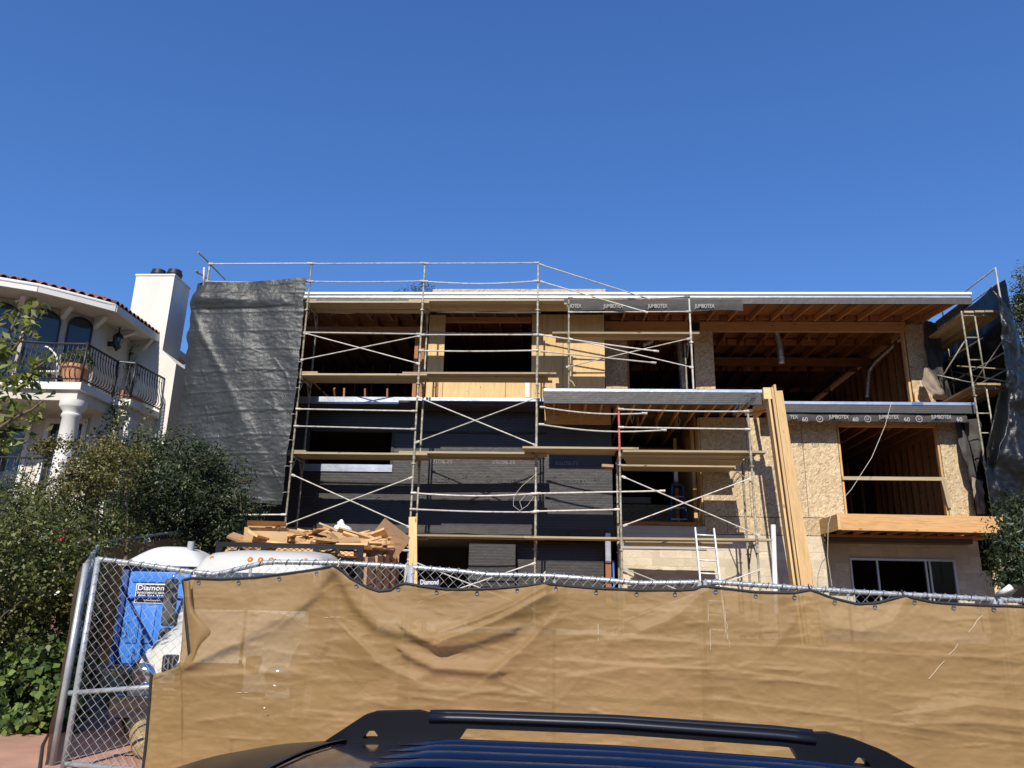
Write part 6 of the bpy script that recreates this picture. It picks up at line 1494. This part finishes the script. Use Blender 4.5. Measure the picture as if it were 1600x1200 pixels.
# roof rails: profile cells in x,z extruded across
def profile_rail(side):
    y0 = .575 if side > 0 else -.575
    def zb(x): return roof_at(x, y0)
    TOPZ = [(-.82, .0), (-.745, .045), (-.69, .080), (-.655, .090), (-.52, .092), (-.49, .085), (.72, .090), (.76, .095), (.84, .084), (.92, .062), (1.02, .018), (1.06, .004)]
    hole = [(-.685, -.635, .026, .056), (.82, .87, .024, .056)]
    xs2 = sorted(set([t[0] for t in TOPZ]+[-.685, -.67, -.65, -.635, -.40, -.36, .64, .68, .82, .835, .855, .87]+[round(-.3+.1*i, 2) for i in range(10)]))
    m = bmesh.new()
    def cell(xa, xb, la, lb, ta, tb):
        q = [V(xa, 0, zb(xa)+la), V(xb, 0, zb(xb)+lb), V(xb, 0, zb(xb)+tb), V(xa, 0, zb(xa)+ta)]; m.faces.new([m.verts.new(e) for e in q])
    for xa, xb in zip(xs2, xs2[1:]):
        ta, tb = interp(TOPZ, xa), interp(TOPZ, xb); mid = (xa+xb)/2
        if -.361 <= xa and xb <= .641: cell(xa, xb, .042, .042, ta, tb)
        elif -.401 <= xa < -.361: cell(xa, xb, -.02, .042, ta, tb)
        elif .639 <= xa < .679: cell(xa, xb, .042, -.02, ta, tb)
        elif any(h[0]-.001 <= mid <= h[1]+.01 for h in hole):
            h = [h for h in hole if h[0]-.001 <= mid <= h[1]+.01][0]; lo, hi = .014, .036
            ha = hi if xa > h[0]+.01 else lo+.004; hb = hi if xb < h[1]-.01 else lo+.004
            cell(xa, xb, -.02, -.02, lo, lo); cell(xa, xb, ha, hb, ta, tb)
        else: cell(xa, xb, -.02, -.02, ta, tb)
    bmesh.ops.remove_doubles(m, verts=list(m.verts), dist=.0005)
    g = bmesh.ops.extrude_face_region(m, geom=list(m.faces)); bmesh.ops.translate(m, verts=[e for e in g['geom'] if isinstance(e, bmesh.types.BMVert)], vec=(0, .05, 0))
    bmesh.ops.recalc_face_normals(m, faces=list(m.faces)); bmesh.ops.transform(m, matrix=CA @ Matrix.Translation((0, y0-.025, 0)), verts=list(m.verts))
    me = bpy.data.meshes.new('roof_rail'); m.to_mesh(me); m.free(); me.materials.append(MATS['rail_plastic']); o = link(bpy.data.objects.new('roof_rail', me), car)
    pts = [CA @ V(x, y0-.028, zb(x)+.072) for x in [-.48+1.19*i/20 for i in range(21)]]; MB().tube(pts, .012, 8).build('rail_bar', 'rail_bar', o, True)
    pts = [CA @ V(x, y0, interp(TOPZ, x)+zb(x)-.008) for x in [-.48+1.19*i/20 for i in range(21)]]; MB().tube(pts, .017, 10).build('rail_bar', 'rail_bar', o, True)
profile_rail(1); profile_rail(-1)

# ================================================================== vegetation
def EL(px, py, Y, r, n): p = P(px, py, Y); return ((p.x, p.y, p.z), r, n)
def shrub(name, label, cat, ells, mat, clump, per, size, aspect, stems, group=None, ns=0, sl_=.3, **kw):
    base = min((e[0] for e in ells), key=lambda c: c[2]); gzb = gz(base[0], base[1])
    t = thing(name, label, cat, (base[0], base[1], gzb), group); v, q = crown(ells, clump, per, size, aspect, **kw); np_mesh('foliage', v, q, mat, t)
    if ns:
        (v, q), tw_ = shoots(ells, ns, sl_, size, aspect); np_mesh('shoots', v, q, mat, t); tw_.build('twigs', 'bark', t)['kind'] = 'stuff'
    for s in stems:
        a = V(s[0], s[1], gz(s[0], s[1])-.1); e = V(*ells[s[2]][0]); k = a.lerp(e, .5)+V(random.uniform(-.2, .2), random.uniform(-.2, .2), .15)
        MB().tube([a, a.lerp(k, .5), k, e], [s[3], s[3]*.85, s[3]*.65, s[3]*.3], 7).build('stem', 'bark', t, True)
    return t
# olive hedge: the big cascading mass on the left
h = [EL(-40, 840, 10.5, (1.1, 1.0, .85), 300), EL(40, 832, 13.2, (1.25, 1.0, .85), 340), EL(105, 820, 13.2, (1.1, 1.0, .85), 320), EL(180, 800, 15.3, (1.0, .9, .8), 240),
     EL(20, 870, 9.2, (.85, .8, .72), 260), EL(92, 880, 8.9, (.40, .6, .55), 200), EL(125, 850, 13.0, (.7, .7, .6), 180), EL(30, 950, 9.0, (.65, .7, .7), 240), EL(92, 955, 8.7, (.30, .5, .6), 170),
     EL(-30, 930, 9.6, (.9, .8, .9), 200), EL(-20, 1010, 9.2, (.6, .6, .5), 110), EL(60, 1010, 9.3, (.5, .6, .5), 110), EL(230, 790, 15.5, (.8, .7, .65), 170), EL(60, 780, 13.4, (1.05, .8, .33), 180), EL(60, 840, 9.6, (.6, .6, .45), 160)]
hd = shrub('hedge', 'big cascading olive green hedge behind the fence corner on the left', 'hedge', h, 'leaf_olive', .16, 32, .052, .55, [(-6.6, 10.6, 1, .07), (-6.0, 10.7, 2, .06), (-7.2, 10.4, 0, .06), (-5.9, 10.2, 5, .05)], droop=.9, jag=.5, fill=.2, gapf=2.7, thr=-.02, dig=.55, ns=170, sl_=.34)
cs_ = []; fl = []
for i in range(60):
    e = random.choice(h); d = V(random.gauss(0, 1), -abs(random.gauss(0, 1)), random.gauss(0, .8)).normalized(); c = np.array(e[0])+np.array(d)*np.array(e[1]); fl.append(c)
fl = np.repeat(np.array(fl), 2, axis=0)+RNG.normal(size=(120, 3))*.02; v, q = leaves(fl, np.tile([0, -1., 0], (120, 1)), .032, .9); np_mesh('blossom', v, q, 'white_flower', hd)
fl = []
for px, py in ((95, 842), (115, 930), (85, 960), (30, 1010), (20, 990), (95, 995), (70, 965), (120, 905), (90, 1060)):
    p = P(px, py, 9.1); fl += [np.array(p)+RNG.normal(size=3)*.05 for _ in range(6)]
fl = np.array(fl); v, q = leaves(fl, np.tile([0, -1., 0], (len(fl), 1)), .05, .8); np_mesh('red_blossom', v, q, 'red_flower', hd)
sb = [EL(215, 738, 15.6, (.85, .8, .6), 220), EL(265, 725, 15.6, (.85, .8, .65), 240), EL(305, 745, 15.8, (.8, .8, .6), 220), EL(250, 765, 15.0, (.9, .9, .7), 220), EL(330, 770, 16.0, (.6, .7, .5), 150), EL(190, 770, 15.5, (.8, .7, .55), 140), EL(300, 800, 15.8, (1.0, .8, .7), 240), EL(240, 830, 15.6, (1.0, .8, .7), 200), EL(345, 812, 16.0, (.6, .6, .5), 130), EL(375, 805, 16.3, (.35, .5, .35), 70), EL(355, 845, 16.2, (.5, .6, .4), 90), EL(300, 850, 16.0, (.8, .6, .5), 120), EL(334, 738, 16.2, (.25, .3, .25), 30)]
shrub('dark_shrub', 'dense dark green evergreen shrub in front of the grey tarp', 'shrub', sb, 'leaf_dark', .22, 24, .095, .34, [(-8.0, 15.6, 1, .06), (-7.6, 15.8, 2, .06), (-8.6, 15.2, 3, .06)], jag=.4, fill=.12, gapf=2.4, thr=-.06, dig=.5, ns=90, sl_=.45)
br = [EL(160, 712, 13.0, (.55, .6, .25), 130), EL(195, 702, 13.6, (.5, .6, .28), 120), EL(128, 742, 12.6, (.35, .5, .22), 80), EL(100, 760, 12.2, (.35, .5, .16), 60), EL(150, 745, 12.8, (.7, .6, .3), 130), EL(112, 692, 12.6, (.16, .2, .10), 18), EL(85, 694, 12.5, (.30, .2, .08), 22), EL(62, 702, 12.5, (.22, .15, .07), 14)]
shrub('bronze_shrub', 'bronze tinged loose shrub at the top of the hedge below the white column', 'shrub', br, 'leaf_bronze', .14, 20, .055, .55, [(-7.6, 12.9, 0, .05), (-7.2, 13.2, 1, .05)], jag=.5, fill=.3)
iv = [EL(20, 1065, 8.9, (.55, .5, .35), 150), EL(70, 1060, 8.6, (.38, .45, .35), 120), EL(55, 1105, 8.3, (.38, .35, .22), 110), EL(10, 1110, 8.4, (.5, .4, .25), 120), EL(-50, 1100, 8.6, (.6, .4, .3), 90), EL(85, 1095, 8.3, (.22, .3, .2), 60), EL(30, 1130, 8.05, (.35, .22, .12), 60)]
shrub('ivy', 'bright green ivy spreading at the foot of the hedge over the red paving', 'ivy', iv, 'leaf_ivy', .13, 18, .085, .85, [(-5.6, 8.6, 0, .03)], jag=.4, fill=.3)
# vine on the neighbour wall
vn = thing('wall_vine', 'thin vine climbing the corner pier under the neighbour balcony', 'vine', P(185, 700, 17.85))
cl = [P(px, py, 17.8 if py > 600 else 19.3) for px, py in ((176, 640), (180, 650), (184, 658), (188, 665), (192, 650), (178, 668), (170, 678), (160, 682), (150, 676), (196, 690), (202, 545), (204, 560), (198, 575), (203, 588), (200, 600), (228, 660), (222, 672), (230, 645), (187, 640), (172, 655), (186, 630), (192, 622))]
pts = np.repeat(np.array([tuple(c) for c in cl]), 26, axis=0)+RNG.normal(size=(26*len(cl), 3))*np.array([.12, .06, .13]); v, q = leaves(pts, np.tile([0, -1., 0], (len(pts), 1)), .075, .7); np_mesh('foliage', v, q, 'leaf_olive', vn)
MB().tube([P(186, 740, 17.88), P(186, 700, 17.88), P(182, 665, 17.88), P(178, 640, 17.88)], .02, 6).build('stem', 'bark', vn, True)
MB().tube([P(205, 610, 19.4), P(201, 575, 19.35), P(203, 545, 19.35)], .015, 6).build('stem', 'bark', vn, True)
# street tree at the left edge: trunk outside the view, twigs reaching in
tr = thing('street_tree', 'leafy young tree reaching in from the left edge over the white house', 'tree', (-6.2, 6.3, gz(-6.2, 6.3)))
tb0 = V(-6.2, 6.3, gz(-6.2, 6.3)-.1)
MB().tube([tb0, tb0+V(.05, 0, 1.0), tb0+V(.0, .05, 2.2), tb0+V(.1, .0, 3.1), tb0+V(.0, .1, 3.9)], [.11, .095, .08, .06, .03], 10).build('trunk', 'bark', tr, True)
tw = [[(-60, 700), (0, 668), (25, 652), (50, 640), (68, 625)], [(-60, 640), (0, 606), (30, 592), (55, 575), (80, 560)], [(-60, 600), (0, 560), (20, 548), (40, 520), (52, 488)], [(0, 560), (10, 530), (25, 500), (35, 478)], [(25, 652), (45, 658), (68, 655)], [(-60, 740), (-5, 700), (10, 690), (20, 682)], [(-30, 570), (-5, 545), (5, 525)], [(-60, 600), (-20, 520), (10, 505)]]
lc, lo = [], []
for k, pl in enumerate(tw):
    pts = [P(a, b, 6.2+.15*k % .5) for a, b in pl]; MB().tube([tb0+V(0, 0, 2.2+.2*k)]+pts, [.03]+[.018*(1-.7*i/len(pts)) for i in range(len(pts))], 6).build('branch', 'bark', tr, True)
    for i in range(len(pts)-1):
        for s in range(5):
            p = pts[i].lerp(pts[i+1], random.random()); d = V(random.gauss(0, 1), random.gauss(0, 1), random.gauss(-.1, .7)).normalized(); 
            for _ in range(1): lc.append(np.array(p+d*.07)+RNG.normal(size=3)*.05); lo.append(np.array(d))
for (px, py, k, s) in ((8, 500, 12, .10), (48, 488, 14, .09), (42, 515, 14, .08), (5, 545, 18, .12), (20, 600, 34, .14), (52, 582, 16, .10), (72, 562, 10, .06), (40, 605, 22, .11), (3, 625, 30, .14), (20, 650, 12, .12), (60, 635, 7, .10), (3, 690, 16, .10), (-30, 600, 120, .3), (-30, 680, 90, .28), (-40, 520, 110, .3), (58, 480, 10, .06)):
    c = np.array(P(px, py, 6.3)); e = RNG.normal(size=(k, 3))*s*.6; lc += list(c+e); lo += list(e/s)
v, q = leaves(np.array(lc), np.array(lo), .105, .42, .3, .8); np_mesh('foliage', v, q, 'leaf_tree', tr)
# crown above and left, out of view, throws no leaf in the picture but completes the tree
v, q = crown([((-7.3, 6.2, 1.5), (.9, .9, .9), 140)], .25, 20, .11, .42); np_mesh('crown', v, q, 'leaf_tree', tr)
# shrub tree at the right edge
rt = [EL(1600, 800, 15.0, (.35, .5, .35), 90), EL(1590, 840, 14.8, (.40, .5, .40), 110), EL(1610, 880, 14.5, (.55, .5, .45), 120), EL(1585, 905, 14.6, (.30, .4, .18), 60), EL(1640, 840, 14.8, (.6, .6, .6), 120), EL(1580, 815, 15.0, (.12, .2, .12), 16)]
shrub('evergreen_tree', 'dark evergreen tree at the right edge below the black sheeting', 'tree', rt, 'leaf_dark', .2, 24, .10, .34, [(8.7, 14.8, 1, .06), (9.2, 14.8, 4, .07)], jag=.45, fill=.25)
ft = [EL(1610, 470, 34, (.9, 1, .9), 60), EL(1606, 500, 34, (.9, 1, .8), 60), EL(1620, 540, 34, (1.4, 1.2, 1.2), 90), EL(1604, 560, 34, (.7, 1, .7), 40), EL(1640, 490, 34, (1.6, 1.5, 2.0), 120), EL(1590, 480, 34, (.25, .3, .35), 10), EL(1596, 466, 34, (.3, .3, .3), 10), EL(1605, 422, 34, (.4, .4, .4), 14)]
far = shrub('eucalyptus_tree', 'distant grey green tree rising behind the black sheeting at the right edge', 'tree', ft, 'leaf_far', .35, 30, .2, .3, [(25.0, 34.5, 2, .2), (25.6, 34.2, 4, .25)], jag=.5)
f2_ = [EL(645, 463, 42, (.9, .8, .4), 30), EL(660, 462, 42, (.7, .8, .5), 30), EL(622, 463, 42, (.4, .5, .15), 8)]
shrub('distant_tree', 'sparse brownish treetop just showing over the flat roof', 'tree', f2_, 'leaf_far', .3, 14, .2, .3, [(-5.5, 42, 0, .15)], jag=.6)
# board fence and bits at the right edge
wfz = thing('wood_fence', 'sunlit vertical board fence glimpsed past the right corner of the house', 'fence', (13, 22.4, -0.3))
for i in range(26):
    x = 10.75+i*.15; board('fence_board', (x, 22.4+random.uniform(-.01, .01), -.4), (x, 22.4, 1.95+random.uniform(-.06, .06)+(.12 if i < 4 else 0)), .14, .022, 'fence_wood', wfz, (0, -1, 0))
pb_ = MB().tube([P(1560, 930, 13.5), P(1570, 924, 13.4), P(1580, 917, 13.3)], .05, 10).build('white_elbow_pipe', 'pvc', None, True); tag(pb_, 'short white pipe offcut sticking up behind the fence at the right edge', 'pipe')
def mound(u, v): q = P(1578+70*u, 938-28*math.sin(math.pi*min(1, u*.9+.05))*(1-v), 13.0); q.y += 1.2*v; return q
o = grid('covered_pile', mound, 20, 8, 'grey_tarp'); tag(o, 'grey sheet over a low pile behind the fence at the right edge', 'pile')
